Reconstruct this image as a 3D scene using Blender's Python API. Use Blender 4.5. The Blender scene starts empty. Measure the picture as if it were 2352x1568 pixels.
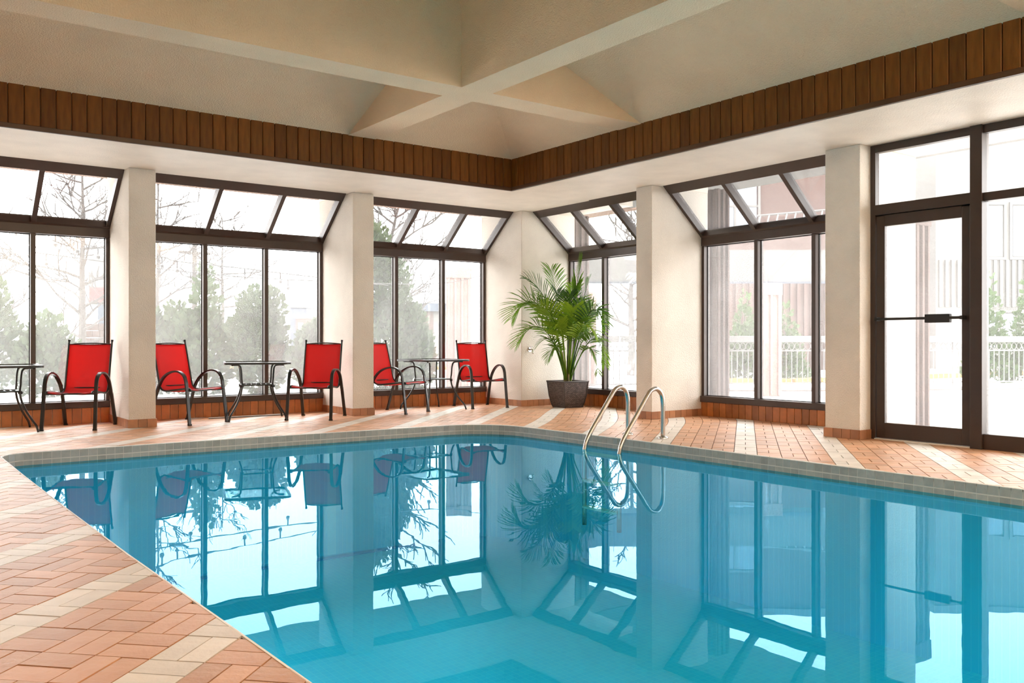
import bpy, bmesh, math, random
from mathutils import Vector, Matrix

random.seed(7)
S = bpy.context.scene
COL = S.collection
PI = math.pi

# ------------------------------------------------------------------ camera, sky, light, exposure
cam_d = bpy.data.cameras.new('camera')
cam = bpy.data.objects.new('camera', cam_d)
COL.objects.link(cam)
cam_d.sensor_width = 36.0
cam_d.lens = 36.0 * 2028.0 / 2352.0
cam_d.clip_end = 300
cam.location = (0, 0, 0.95)
cam.rotation_euler = (PI / 2, 0, -math.radians(36.5))
S.camera = cam

world = bpy.data.worlds.new('overcast_sky')
S.world = world
world.use_nodes = True
bg = world.node_tree.nodes['Background']
bg.inputs[0].default_value = (1.0, 0.985, 0.965, 1)
bg.inputs[1].default_value = 8.0

S.view_settings.view_transform = 'Standard'
S.view_settings.look = 'None'
S.view_settings.gamma = 1.0
S.view_settings.use_curve_mapping = False
S.view_settings.exposure = 0.28
S.cycles.use_denoising = True
S.cycles.max_bounces = 12
S.cycles.diffuse_bounces = 6
S.cycles.glossy_bounces = 4
S.cycles.transparent_max_bounces = 24
S.cycles.caustics_reflective = False
S.cycles.caustics_refractive = False
S.cycles.sample_clamp_indirect = 8.0


def area_lamp(name, loc, size, size_y, power, rot=(0, 0, 0), color=(1, .95, .88)):
    l = bpy.data.lights.new(name, 'AREA')
    l.shape = 'RECTANGLE'
    l.size = size
    l.size_y = size_y
    l.energy = power
    l.color = color
    o = bpy.data.objects.new(name, l)
    COL.objects.link(o)
    o.location = loc
    o.rotation_euler = rot
    return o


def fill_lamp(name, loc, radius, power, color=(1, .80, .58)):
    l = bpy.data.lights.new(name, 'POINT')
    l.shadow_soft_size = radius
    l.energy = power
    l.color = color
    o = bpy.data.objects.new(name, l)
    COL.objects.link(o)
    o.location = loc
    return o


# warm fill lamps added out of view to lift the ceiling, not real fixtures
fill_lamp('fill_lamp', (3.2, -1.8, 3.3), .25, 200)
fill_lamp('fill_lamp', (5.8, -1.4, 3.1), .25, 150)
# underwater fill added on the hidden near side to brighten the pool
for y_ in (0.6, 3.4, 6.2):
    area_lamp('pool_fill_lamp', (1.03, y_, -.62), .35, .35, 6, (0, -PI / 2, 0), (.92, 1, 1))


# ------------------------------------------------------------------ materials
def new_mat(name):
    m = bpy.data.materials.new(name)
    m.use_nodes = True
    nt = m.node_tree
    for n in list(nt.nodes):
        nt.nodes.remove(n)
    out = nt.nodes.new('ShaderNodeOutputMaterial')
    return m, nt, out


def N(nt, kind, **kw):
    n = nt.nodes.new(kind)
    for k, v in kw.items():
        setattr(n, k, v)
    return n


def solid(name, col, rough=0.6, metal=0.0, spec=0.5, var=0.0, vscale=8.0, bump=0.0, bscale=60.0, coat=0.0,
          col2=None, stretch=None, objvar=0.0):
    """Principled surface with optional noise colour variation, bump relief and per-object value shift."""
    m, nt, out = new_mat(name)
    p = N(nt, 'ShaderNodeBsdfPrincipled')
    p.inputs['Roughness'].default_value = rough
    p.inputs['Metallic'].default_value = metal
    p.inputs['Specular IOR Level'].default_value = spec
    p.inputs['Coat Weight'].default_value = coat
    nt.links.new(p.outputs[0], out.inputs[0])
    c = (*col, 1)
    p.inputs['Base Color'].default_value = c
    tc = N(nt, 'ShaderNodeTexCoord')
    src = tc.outputs['Object']
    if stretch:
        mp = N(nt, 'ShaderNodeMapping')
        mp.inputs['Scale'].default_value = stretch
        nt.links.new(src, mp.inputs[0])
        src = mp.outputs[0]
    last = None
    if var > 0 or col2:
        nz = N(nt, 'ShaderNodeTexNoise')
        nz.inputs['Scale'].default_value = vscale
        nz.inputs['Detail'].default_value = 5
        nt.links.new(src, nz.inputs['Vector'])
        mx = N(nt, 'ShaderNodeMix', data_type='RGBA')
        c2 = col2 if col2 else tuple(min(1, x * (1 - var)) for x in col)
        mx.inputs[6].default_value = c
        mx.inputs[7].default_value = (*c2, 1)
        rp = N(nt, 'ShaderNodeValToRGB')
        rp.color_ramp.elements[0].position = .35
        rp.color_ramp.elements[1].position = .68
        nt.links.new(nz.outputs['Fac'], rp.inputs[0])
        nt.links.new(rp.outputs[0], mx.inputs[0])
        last = mx.outputs[2]
    if objvar > 0:
        oi = N(nt, 'ShaderNodeObjectInfo')
        ge = N(nt, 'ShaderNodeNewGeometry')
        ad = N(nt, 'ShaderNodeMath', operation='ADD')
        fr = N(nt, 'ShaderNodeMath', operation='FRACT')
        nt.links.new(oi.outputs['Random'], ad.inputs[0])
        nt.links.new(ge.outputs['Random Per Island'], ad.inputs[1])
        nt.links.new(ad.outputs[0], fr.inputs[0])
        mr = N(nt, 'ShaderNodeMapRange')
        mr.inputs[3].default_value = 1 - objvar
        mr.inputs[4].default_value = 1 + objvar
        nt.links.new(fr.outputs[0], mr.inputs[0])
        hs = N(nt, 'ShaderNodeHueSaturation')
        if last:
            nt.links.new(last, hs.inputs['Color'])
        else:
            hs.inputs['Color'].default_value = c
        nt.links.new(mr.outputs[0], hs.inputs['Value'])
        last = hs.outputs[0]
    if last:
        nt.links.new(last, p.inputs['Base Color'])
    if bump > 0:
        nb = N(nt, 'ShaderNodeTexNoise')
        nb.inputs['Scale'].default_value = bscale
        nb.inputs['Detail'].default_value = 4
        nt.links.new(src, nb.inputs['Vector'])
        bp = N(nt, 'ShaderNodeBump')
        bp.inputs['Strength'].default_value = bump
        bp.inputs['Distance'].default_value = .02
        nt.links.new(nb.outputs['Fac'], bp.inputs['Height'])
        nt.links.new(bp.outputs[0], p.inputs['Normal'])
    return m


def schlick(nt, f0):
    lw = N(nt, 'ShaderNodeLayerWeight')
    lw.inputs[0].default_value = .5
    pw = N(nt, 'ShaderNodeMath', operation='POWER')
    pw.inputs[1].default_value = 5
    nt.links.new(lw.outputs['Facing'], pw.inputs[0])
    ma = N(nt, 'ShaderNodeMath', operation='MULTIPLY_ADD')
    ma.inputs[1].default_value = 1 - f0
    ma.inputs[2].default_value = f0
    nt.links.new(pw.outputs[0], ma.inputs[0])
    return ma.outputs[0]


def glass_mat(name, haze=.12, tint=(1, 1, 1), haze_col=(.95, .96, .97), scale=2.2):
    """Window pane: clear glass with a film of condensation that scatters daylight, plus the surface reflection."""
    m, nt, out = new_mat(name)
    tr = N(nt, 'ShaderNodeBsdfTransparent')
    tr.inputs[0].default_value = (*tint, 1)
    tl = N(nt, 'ShaderNodeBsdfTranslucent')
    tl.inputs[0].default_value = (*haze_col, 1)
    mx = N(nt, 'ShaderNodeMixShader')
    if haze > 0:
        tc = N(nt, 'ShaderNodeTexCoord')
        nz = N(nt, 'ShaderNodeTexNoise')
        nz.inputs['Scale'].default_value = scale
        nz.inputs['Detail'].default_value = 3
        nt.links.new(tc.outputs['Object'], nz.inputs['Vector'])
        mr = N(nt, 'ShaderNodeMapRange')
        mr.inputs[1].default_value = .3
        mr.inputs[2].default_value = .7
        mr.inputs[3].default_value = haze * .8
        mr.inputs[4].default_value = haze * 1.2
        nt.links.new(nz.outputs['Fac'], mr.inputs[0])
        nt.links.new(mr.outputs[0], mx.inputs[0])
    else:
        mx.inputs[0].default_value = 0
    nt.links.new(tr.outputs[0], mx.inputs[1])
    nt.links.new(tl.outputs[0], mx.inputs[2])
    gl = N(nt, 'ShaderNodeBsdfGlossy')
    gl.inputs['Roughness'].default_value = 0.0
    m2 = N(nt, 'ShaderNodeMixShader')
    nt.links.new(schlick(nt, .04), m2.inputs[0])
    nt.links.new(mx.outputs[0], m2.inputs[1])
    nt.links.new(gl.outputs[0], m2.inputs[2])
    nt.links.new(m2.outputs[0], out.inputs[0])
    return m


def water_mat():
    m, nt, out = new_mat('pool_water')
    tr = N(nt, 'ShaderNodeBsdfTransparent')
    tr.inputs[0].default_value = (.26, .865, 1.0, 1)
    gl = N(nt, 'ShaderNodeBsdfGlossy')
    gl.inputs['Roughness'].default_value = .0
    gl.inputs['Color'].default_value = (.29, .52, .67, 1)
    tc = N(nt, 'ShaderNodeTexCoord')
    nz = N(nt, 'ShaderNodeTexNoise')
    nz.inputs['Scale'].default_value = 3.2
    nz.inputs['Detail'].default_value = 2
    nt.links.new(tc.outputs['Object'], nz.inputs['Vector'])
    bp = N(nt, 'ShaderNodeBump')
    bp.inputs['Strength'].default_value = .008
    bp.inputs['Distance'].default_value = .05
    nt.links.new(nz.outputs['Fac'], bp.inputs['Height'])
    nt.links.new(bp.outputs[0], gl.inputs['Normal'])
    mx = N(nt, 'ShaderNodeMixShader')
    nt.links.new(schlick(nt, .03), mx.inputs[0])
    nt.links.new(tr.outputs[0], mx.inputs[1])
    nt.links.new(gl.outputs[0], mx.inputs[2])
    nt.links.new(mx.outputs[0], out.inputs[0])
    return m


def mosaic_mat(name, c1, c2, grout, size=.05):
    m, nt, out = new_mat(name)
    p = N(nt, 'ShaderNodeBsdfPrincipled')
    p.inputs['Roughness'].default_value = .4
    tc = N(nt, 'ShaderNodeTexCoord')
    br = N(nt, 'ShaderNodeTexBrick')
    br.offset = 0.0
    br.inputs['Color1'].default_value = (*c1, 1)
    br.inputs['Color2'].default_value = (*c2, 1)
    br.inputs['Mortar'].default_value = (*grout, 1)
    br.inputs['Scale'].default_value = 1.0
    br.inputs['Mortar Size'].default_value = size * .04
    br.inputs['Brick Width'].default_value = size
    br.inputs['Row Height'].default_value = size
    nt.links.new(tc.outputs['Object'], br.inputs['Vector'])
    nt.links.new(br.outputs[0], p.inputs['Base Color'])
    nt.links.new(p.outputs[0], out.inputs[0])
    return m


def weave_mat():
    m, nt, out = new_mat('woven_wicker')
    p = N(nt, 'ShaderNodeBsdfPrincipled')
    p.inputs['Roughness'].default_value = .45
    tc = N(nt, 'ShaderNodeTexCoord')
    br = N(nt, 'ShaderNodeTexBrick')
    br.inputs['Color1'].default_value = (.055, .036, .030, 1)
    br.inputs['Color2'].default_value = (.16, .115, .095, 1)
    br.inputs['Mortar'].default_value = (.012, .008, .007, 1)
    br.inputs['Scale'].default_value = 1.0
    br.inputs['Mortar Size'].default_value = .0028
    br.inputs['Brick Width'].default_value = .034
    br.inputs['Row Height'].default_value = .0145
    nt.links.new(tc.outputs['UV'], br.inputs['Vector'])
    nt.links.new(br.outputs[0], p.inputs['Base Color'])
    bp = N(nt, 'ShaderNodeBump')
    bp.inputs['Strength'].default_value = .8
    bp.inputs['Distance'].default_value = .006
    bp.invert = True
    nt.links.new(br.outputs['Fac'], bp.inputs['Height'])
    nt.links.new(bp.outputs[0], p.inputs['Normal'])
    nt.links.new(p.outputs[0], out.inputs[0])
    return m


def fabric_mat():
    m, nt, out = new_mat('red_mesh_fabric')
    p = N(nt, 'ShaderNodeBsdfPrincipled')
    p.inputs['Base Color'].default_value = (.74, .026, .030, 1)
    p.inputs['Roughness'].default_value = .6
    tc = N(nt, 'ShaderNodeTexCoord')
    wv = N(nt, 'ShaderNodeTexNoise')
    wv.inputs['Scale'].default_value = 220
    nt.links.new(tc.outputs['Object'], wv.inputs['Vector'])
    bp = N(nt, 'ShaderNodeBump')
    bp.inputs['Strength'].default_value = .15
    bp.inputs['Distance'].default_value = .003
    nt.links.new(wv.outputs['Fac'], bp.inputs['Height'])
    nt.links.new(bp.outputs[0], p.inputs['Normal'])
    tl = N(nt, 'ShaderNodeBsdfTranslucent')
    tl.inputs[0].default_value = (.85, .035, .035, 1)
    tr = N(nt, 'ShaderNodeBsdfTransparent')
    m1 = N(nt, 'ShaderNodeMixShader')
    m1.inputs[0].default_value = .32
    nt.links.new(p.outputs[0], m1.inputs[1])
    nt.links.new(tl.outputs[0], m1.inputs[2])
    m2 = N(nt, 'ShaderNodeMixShader')
    m2.inputs[0].default_value = .04
    nt.links.new(m1.outputs[0], m2.inputs[1])
    nt.links.new(tr.outputs[0], m2.inputs[2])
    nt.links.new(m2.outputs[0], out.inputs[0])
    return m


def leaf_mat(name, col, trans):
    m, nt, out = new_mat(name)
    p = N(nt, 'ShaderNodeBsdfPrincipled')
    p.inputs['Base Color'].default_value = (*col, 1)
    p.inputs['Roughness'].default_value = .55
    p.inputs['Specular IOR Level'].default_value = .3
    tl = N(nt, 'ShaderNodeBsdfTranslucent')
    tl.inputs[0].default_value = (*trans, 1)
    mx = N(nt, 'ShaderNodeMixShader')
    mx.inputs[0].default_value = .26
    nt.links.new(p.outputs[0], mx.inputs[1])
    nt.links.new(tl.outputs[0], mx.inputs[2])
    nt.links.new(mx.outputs[0], out.inputs[0])
    return m


M = {}
M['stucco'] = solid('beige_stucco', (.79, .74, .665), .85, var=.10, vscale=2.5, bump=.55, bscale=90, spec=.2)
M['soffit'] = solid('smooth_plaster', (.83, .76, .66), .5, var=.08, vscale=3.5, bump=.22, bscale=70, spec=.4, stretch=(1, 1, 1))
M['ceiling'] = solid('ceiling_stucco', (.92, .715, .49), .9, var=.08, vscale=1.8, bump=.6, bscale=80, spec=.15)
M['wood'] = solid('stained_cedar', (.175, .063, .009), .5, var=.35, vscale=5, col2=(.112, .039, .005), stretch=(6, 6, .8), objvar=.22, bump=.12, bscale=25, spec=.25)
M['wood_rail'] = solid('stained_cedar_rail', (.085, .036, .012), .4, var=.3, vscale=4, objvar=.05)
M['frame'] = solid('bronze_anodised', (.058, .034, .025), .38, spec=.5, var=.12, vscale=6)
M['frame_door'] = solid('bronze_door_metal', (.045, .028, .021), .36, spec=.5, var=.12, vscale=6)
M['gasket'] = solid('black_gasket', (.012, .011, .011), .6)
M['plinth'] = solid('glazed_terracotta', (.46, .16, .042), .28, var=.25, vscale=9, objvar=.34, spec=.5)
M['skirt'] = solid('terracotta_skirting', (.44, .20, .095), .4, var=.2, vscale=9, objvar=.22)
M['grout'] = solid('floor_grout', (.10, .05, .028), .9)
M['grout_pale'] = solid('pale_grout', (.72, .66, .58), .9)
M['brick'] = solid('orange_paver', (.65, .365, .20), .42, var=.16, vscale=6, objvar=.16, bump=.12, bscale=40, col2=(.59, .305, .16), spec=.5)
M['brick_cream'] = solid('cream_paver', (.82, .77, .70), .42, var=.12, vscale=6, objvar=.07, bump=.12, bscale=40, spec=.35)
M['tile'] = solid('grey_pool_tile', (.44, .41, .36), .3, var=.15, vscale=20, objvar=.10)
M['tile_lip'] = solid('white_pool_lip', (.86, .85, .82), .5)
M['basin'] = mosaic_mat('pool_mosaic', (.12, .67, .91), (.15, .72, .93), (.30, .79, .95), .05)
M['basin_dark'] = solid('blue_pool_tile', (.04, .36, .66), .3)
M['water'] = water_mat()
M['pane'] = glass_mat('window_glass', .054)
M['pane_hazy'] = glass_mat('fogged_window_glass', .066, haze_col=(.96, .94, .95))
M['table_glass'] = glass_mat('table_glass', 0, tint=(.80, .92, .90))
M['black_metal'] = solid('black_powder_coat', (.016, .015, .015), .34, spec=.5, coat=.15)
M['fabric'] = fabric_mat()
M['hem'] = solid('dark_red_hem', (.16, .008, .012), .7)
M['chrome'] = solid('brushed_stainless', (.60, .57, .53), .24, metal=1.0, var=.12, vscale=14)
M['wicker'] = weave_mat()
M['wicker_rim'] = solid('dark_wicker_rim', (.045, .032, .028), .4)
M['soil'] = solid('potting_soil', (.04, .028, .02), .95, bump=.5, bscale=30)
M['stem'] = solid('palm_stem', (.42, .30, .17), .6, var=.5, vscale=9, col2=(.22, .26, .08), stretch=(1, 1, .3))
M['frond_dark'] = leaf_mat('palm_green_dark', (.030, .085, .010), (.09, .22, .015))
M['frond'] = leaf_mat('palm_green', (.075, .175, .012), (.24, .44, .02))
M['frond_light'] = leaf_mat('palm_green_bright', (.20, .34, .02), (.45, .64, .04))
M['white_bar'] = solid('pale_metal_strip', (.72, .68, .62), .4)
# outdoors
M['patio'] = solid('pale_concrete', (.78, .76, .73), .9, var=.08, vscale=1.5)
M['road'] = solid('road_asphalt', (.30, .30, .31), .9, var=.08, vscale=.8)
M['grass'] = solid('lawn', (.07, .095, .03), .95, var=.3, vscale=2)
M['gravel'] = solid('gravel_bed', (.15, .13, .12), .95, var=.5, vscale=14, bump=.6, bscale=20)
M['curb_yellow'] = solid('yellow_kerb_paint', (.20, .11, .02), .8)
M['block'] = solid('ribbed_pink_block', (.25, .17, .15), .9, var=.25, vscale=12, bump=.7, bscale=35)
M['block_near'] = solid('darkened_pink_block', (.13, .092, .082), .9, var=.25, vscale=12, bump=.7, bscale=35)  # darker copy of the pink block; shade put into the colour against bright bounce
M['rough_brown'] = solid('rough_brown_block', (.22, .115, .07), .9, var=.4, vscale=12, bump=.8, bscale=30)
M['eave'] = solid('brown_eave_board', (.17, .10, .065), .7, var=.2, vscale=4)
M['white_panel'] = solid('white_panel', (.105, .105, .10), .7, var=.05, vscale=2)
M['grey_panel'] = solid('grey_panel', (.042, .055, .075), .7)
M['red_brick'] = solid('pale_red_brick', (.07, .045, .039), .9, var=.15, vscale=10)
M['dark_glass'] = solid('dark_window_glass', (.10, .12, .15), .1, spec=.8)
M['rail_white'] = solid('grey_white_railing', (.115, .115, .115), .5)
M['juniper'] = leaf_mat('juniper_green', (.045, .070, .035), (.06, .09, .03))
M['conifer'] = leaf_mat('conifer_green', (.045, .085, .03), (.06, .10, .02))
M['bark'] = solid('grey_bark', (.06, .054, .05), .9, var=.3, vscale=10)
M['sign_white'] = solid('white_sign_face', (.085, .083, .08), .5)
M['sign_red'] = solid('red_sign_face', (.09, .010, .010), .5)
M['bulb'] = solid('frosted_bulb', (.07, .07, .07), .3)
M['cable'] = solid('dark_cable', (.05, .05, .05), .7)


# ------------------------------------------------------------------ mesh building helpers
class MB:
    def __init__(self):
        self.v = []
        self.f = []

    def add(self, vs, fs):
        n = len(self.v)
        self.v += [tuple(p) for p in vs]
        self.f += [tuple(i + n for i in f) for f in fs]
        return self

    def box(self, a, b):
        x0, y0, z0 = (min(a[i], b[i]) for i in range(3))
        x1, y1, z1 = (max(a[i], b[i]) for i in range(3))
        return self.add([(x0, y0, z0), (x1, y0, z0), (x1, y1, z0), (x0, y1, z0),
                         (x0, y0, z1), (x1, y0, z1), (x1, y1, z1), (x0, y1, z1)],
                        [(0, 3, 2, 1), (4, 5, 6, 7), (0, 1, 5, 4), (1, 2, 6, 5), (2, 3, 7, 6), (3, 0, 4, 7)])

    def prism(self, poly, z0, z1, top=True, bottom=True):
        """poly: list of (x, y) counter-clockwise"""
        n = len(poly)
        vs = [(x, y, z0) for x, y in poly] + [(x, y, z1) for x, y in poly]
        fs = [(i, (i + 1) % n, (i + 1) % n + n, i + n) for i in range(n)]
        if top:
            fs.append(tuple(range(n, 2 * n)))
        if bottom:
            fs.append(tuple(range(n - 1, -1, -1)))
        return self.add(vs, fs)

    def hexa(self, quad_a, quad_b):
        """solid between two quads given with matching corner order"""
        vs = list(quad_a) + list(quad_b)
        return self.add(vs, [(3, 2, 1, 0), (4, 5, 6, 7), (0, 1, 5, 4), (1, 2, 6, 5), (2, 3, 7, 6), (3, 0, 4, 7)])

    def tube(self, path, r, n=8, cap=True):
        path = [Vector(p) for p in path]
        rs = r if isinstance(r, (list, tuple)) else [r] * len(path)
        base = len(self.v)
        up = None
        for i, p in enumerate(path):
            if i == 0:
                t = path[1] - p
            elif i == len(path) - 1:
                t = p - path[i - 1]
            else:
                t = path[i + 1] - path[i - 1]
            t.normalize()
            if up is None:
                a = Vector((0, 0, 1)) if abs(t.z) < .9 else Vector((1, 0, 0))
                u = t.cross(a).normalized()
            else:
                u = up - t * up.dot(t)
                u = u.normalized() if u.length > 1e-6 else t.orthogonal().normalized()
            up = u
            w = t.cross(u)
            for k in range(n):
                a = 2 * PI * k / n
                q = p + (u * math.cos(a) + w * math.sin(a)) * rs[i]
                self.v.append((q.x, q.y, q.z))
        for i in range(len(path) - 1):
            for k in range(n):
                a = base + i * n + k
                b = base + i * n + (k + 1) % n
                self.f.append((a, b, b + n, a + n))
        if cap:
            self.f.append(tuple(base + k for k in range(n - 1, -1, -1)))
            e = base + (len(path) - 1) * n
            self.f.append(tuple(e + k for k in range(n)))
        return self

    def strap(self, path, side, w, t):
        """sweep a w x t rectangle along a path; w lies along the fixed side vector"""
        path = [Vector(p) for p in path]
        s = Vector(side).normalized()
        base = len(self.v)
        for i, p in enumerate(path):
            if i == 0:
                d = path[1] - p
            elif i == len(path) - 1:
                d = p - path[i - 1]
            else:
                d = (path[i + 1] - p).normalized() + (p - path[i - 1]).normalized()
            nrm = s.cross(d).normalized()
            for a, b in ((-1, -1), (1, -1), (1, 1), (-1, 1)):
                q = p + s * (a * w / 2) + nrm * (b * t / 2)
                self.v.append((q.x, q.y, q.z))
        for i in range(len(path) - 1):
            for k in range(4):
                a = base + i * 4 + k
                b = base + i * 4 + (k + 1) % 4
                self.f.append((a, b, b + 4, a + 4))
        self.f.append((base + 3, base + 2, base + 1, base))
        e = base + (len(path) - 1) * 4
        self.f.append((e, e + 1, e + 2, e + 3))
        return self

    def mesh(self, name, mat, smooth=False, fix=True):
        me = bpy.data.meshes.new(name)
        me.from_pydata(self.v, [], self.f)
        if fix:
            bm = bmesh.new()
            bm.from_mesh(me)
            bmesh.ops.recalc_face_normals(bm, faces=bm.faces)
            bm.to_mesh(me)
            bm.free()
        if smooth:
            for p in me.polygons:
                p.use_smooth = True
        for m in (mat if isinstance(mat, list) else [mat]):
            me.materials.append(m)
        me.update()
        return me

    def build(self, name, mat, parent=None, smooth=False, fix=True):
        o = bpy.data.objects.new(name, self.mesh(name, mat, smooth, fix))
        COL.objects.link(o)
        if parent is not None:
            o.parent = parent
        return o


def bevel(o, w=.004, seg=2, angle=40):
    md = o.modifiers.new('bevel', 'BEVEL')
    md.width = w
    md.segments = seg
    md.limit_method = 'ANGLE'
    md.angle_limit = math.radians(angle)
    return o


def tag(o, label=None, cat=None, group=None, kind=None):
    if label:
        o['label'] = label
    if cat:
        o['category'] = cat
    if group:
        o['group'] = group
    if kind:
        o['kind'] = kind
    return o


def empty(name, loc=(0, 0, 0), rz=0.0):
    o = bpy.data.objects.new(name, None)
    o.empty_display_size = .1
    COL.objects.link(o)
    o.location = loc
    o.rotation_euler = (0, 0, rz)
    return o


def struct(name, loc=(0, 0, 0)):
    o = empty(name, loc)
    o['kind'] = 'structure'
    return o


def copy_tree(o, parent=None):
    c = o.copy()
    COL.objects.link(c)
    if parent is not None:
        c.parent = parent
    for ch in list(o.children):
        copy_tree(ch, c)
    return c


def smooth_path(pts, n=6):
    """Catmull-Rom through the points"""
    P = [Vector(p) for p in pts]
    P = [P[0] * 2 - P[1]] + P + [P[-1] * 2 - P[-2]]
    out = []
    for i in range(1, len(P) - 2):
        for k in range(n):
            t = k / n
            a, b, c, d = P[i - 1], P[i], P[i + 1], P[i + 2]
            out.append(.5 * ((2 * b) + (c - a) * t + (2 * a - 5 * b + 4 * c - d) * t * t + (3 * b - a - 3 * c + d) * t ** 3))
    out.append(P[-2])
    return out


# ------------------------------------------------------------------ plan of the hall (metres; x along the left window wall, y along the right one)
YP, XP = 10.28, 7.78          # room faces of the pillars
YW, XW = 11.20, 8.68          # room faces of the window frames
YF, XF = 9.02, 6.67           # wood fascia planes
ZS, ZF = 2.86, 3.25           # soffit height, top of the fascia
XL, YB = -3.0, -3.0           # the two walls behind the camera

# ------------------------------------------------------------------ pool outline
def arc(cx, cy, r, a0, a1, n):
    return [(cx + r * math.cos(math.radians(a0 + (a1 - a0) * i / n)), cy + r * math.sin(math.radians(a0 + (a1 - a0) * i / n))) for i in range(n + 1)]


POOL = [(1.03, -2.0), (1.01, 2.3), (.995, 3.0), (.965, 4.2), (.95, 5.5), (.94, 7.0)]
POOL += arc(1.17, 8.335, .23, 180, 92, 6)
POOL += [(2.4, 8.585), (3.6, 8.565), (5.25, 8.50)]
POOL += arc(5.30, 7.83, .67, 86, 4, 9)
POOL += [(6.00, 7.0), (6.02, 6.0), (6.04, 4.6), (6.04, 3.6), (6.04, 2.5), (6.04, -2.0)]
# POOL runs clockwise seen from above: water lies on the right of the walking direction


def pt_in_pool(x, y):
    c = False
    n = len(POOL)
    j = n - 1
    for i in range(n):
        xi, yi = POOL[i]
        xj, yj = POOL[j]
        if (yi > y) != (yj > y) and x < (xj - xi) * (y - yi) / (yj - yi) + xi:
            c = not c
        j = i
    return c


def clip_half(poly, px, py, nx, ny):
    """keep the side where (p - P).n >= 0"""
    out = []
    m = len(poly)
    for i in range(m):
        a, b = poly[i], poly[(i + 1) % m]
        da = (a[0] - px) * nx + (a[1] - py) * ny
        db = (b[0] - px) * nx + (b[1] - py) * ny
        if da >= 0:
            out.append(a)
        if (da >= 0) != (db >= 0):
            t = da / (da - db)
            out.append((a[0] + (b[0] - a[0]) * t, a[1] + (b[1] - a[1]) * t))
    return out


def poly_area(p):
    return .5 * sum(p[i][0] * p[(i + 1) % len(p)][1] - p[(i + 1) % len(p)][0] * p[i][1] for i in range(len(p)))


# ------------------------------------------------------------------ floor
floor = struct('floor')
bm = bmesh.new()
loops = [[(XL, YB), (9.1, YB), (9.1, 11.6), (XL, 11.6)], POOL]
edges = []
for lp in loops:
    vs = [bm.verts.new((x, y, -.007)) for x, y in lp]
    edges += [bm.edges.new((vs[i], vs[(i + 1) % len(vs)])) for i in range(len(vs))]
bmesh.ops.triangle_fill(bm, use_beauty=True, use_dissolve=False, edges=edges, normal=(0, 0, 1))
bmesh.ops.recalc_face_normals(bm, faces=bm.faces)
for f in bm.faces:
    if f.normal.z < 0:
        f.normal_flip()
me = bpy.data.meshes.new('grout_bed')
bm.to_mesh(me)
bm.free()
me.materials.append(M['grout'])
o = bpy.data.objects.new('grout_bed', me)
COL.objects.link(o)
o.parent = floor

# basket-weave pavers, two bricks to a module; every fourth column of modules is cream
B_AL = math.radians(46.0)
AL = Vector((math.sin(B_AL), math.cos(B_AL)))
AC = Vector((math.sin(B_AL + PI / 2), math.cos(B_AL + PI / 2)))
L_AL, L_AC = .2150, .1778
ORG = Vector((.607, 3.176))
CAMF = Vector((math.sin(math.radians(36.5)), math.cos(math.radians(36.5))))
CAMR = Vector((CAMF.y, -CAMF.x))


def lay(x, y):
    """on the right-hand deck the courses swing a little towards the wall"""
    if x > 6.03:
        t = max(0, min(1, (9.4 - y) / 2.2))
        y -= .164 * (x - 6.03) * t * t * (3 - 2 * t)
    return (x, y)


def brick_poly(i, j, k):
    g = .0028
    o0 = ORG + AL * (i * L_AL) + AC * (j * L_AC)
    if (i + j) % 2 == 0:      # bricks lie across
        a0, a1 = (k * L_AL / 2 + g, (k + 1) * L_AL / 2 - g)
        c0, c1 = (g, L_AC - g)
    else:
        a0, a1 = (g, L_AL - g)
        c0, c1 = (k * L_AC / 2 + g, (k + 1) * L_AC / 2 - g)
    q = [o0 + AL * a0 + AC * c0, o0 + AL * a1 + AC * c0, o0 + AL * a1 + AC * c1, o0 + AL * a0 + AC * c1]
    return [lay(p.x, p.y) for p in q]


def brick_edge_clip(poly):
    """cut a brick along the stretch of pool edge nearest to it"""
    cx = sum(p[0] for p in poly) / len(poly)
    cy = sum(p[1] for p in poly) / len(poly)
    best = None
    for i in range(len(POOL)):
        a, b = POOL[i], POOL[(i + 1) % len(POOL)]
        dx, dy = b[0] - a[0], b[1] - a[1]
        L = math.hypot(dx, dy)
        t = max(0, min(1, ((cx - a[0]) * dx + (cy - a[1]) * dy) / (L * L)))
        dist = math.hypot(cx - a[0] - dx * t, cy - a[1] - dy * t)
        if best is None or dist < best[0]:
            best = (dist, a, -dy / L, dx / L)
    if best[0] > .3:
        return []
    return clip_half(poly, best[1][0], best[1][1], best[2], best[3])


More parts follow.
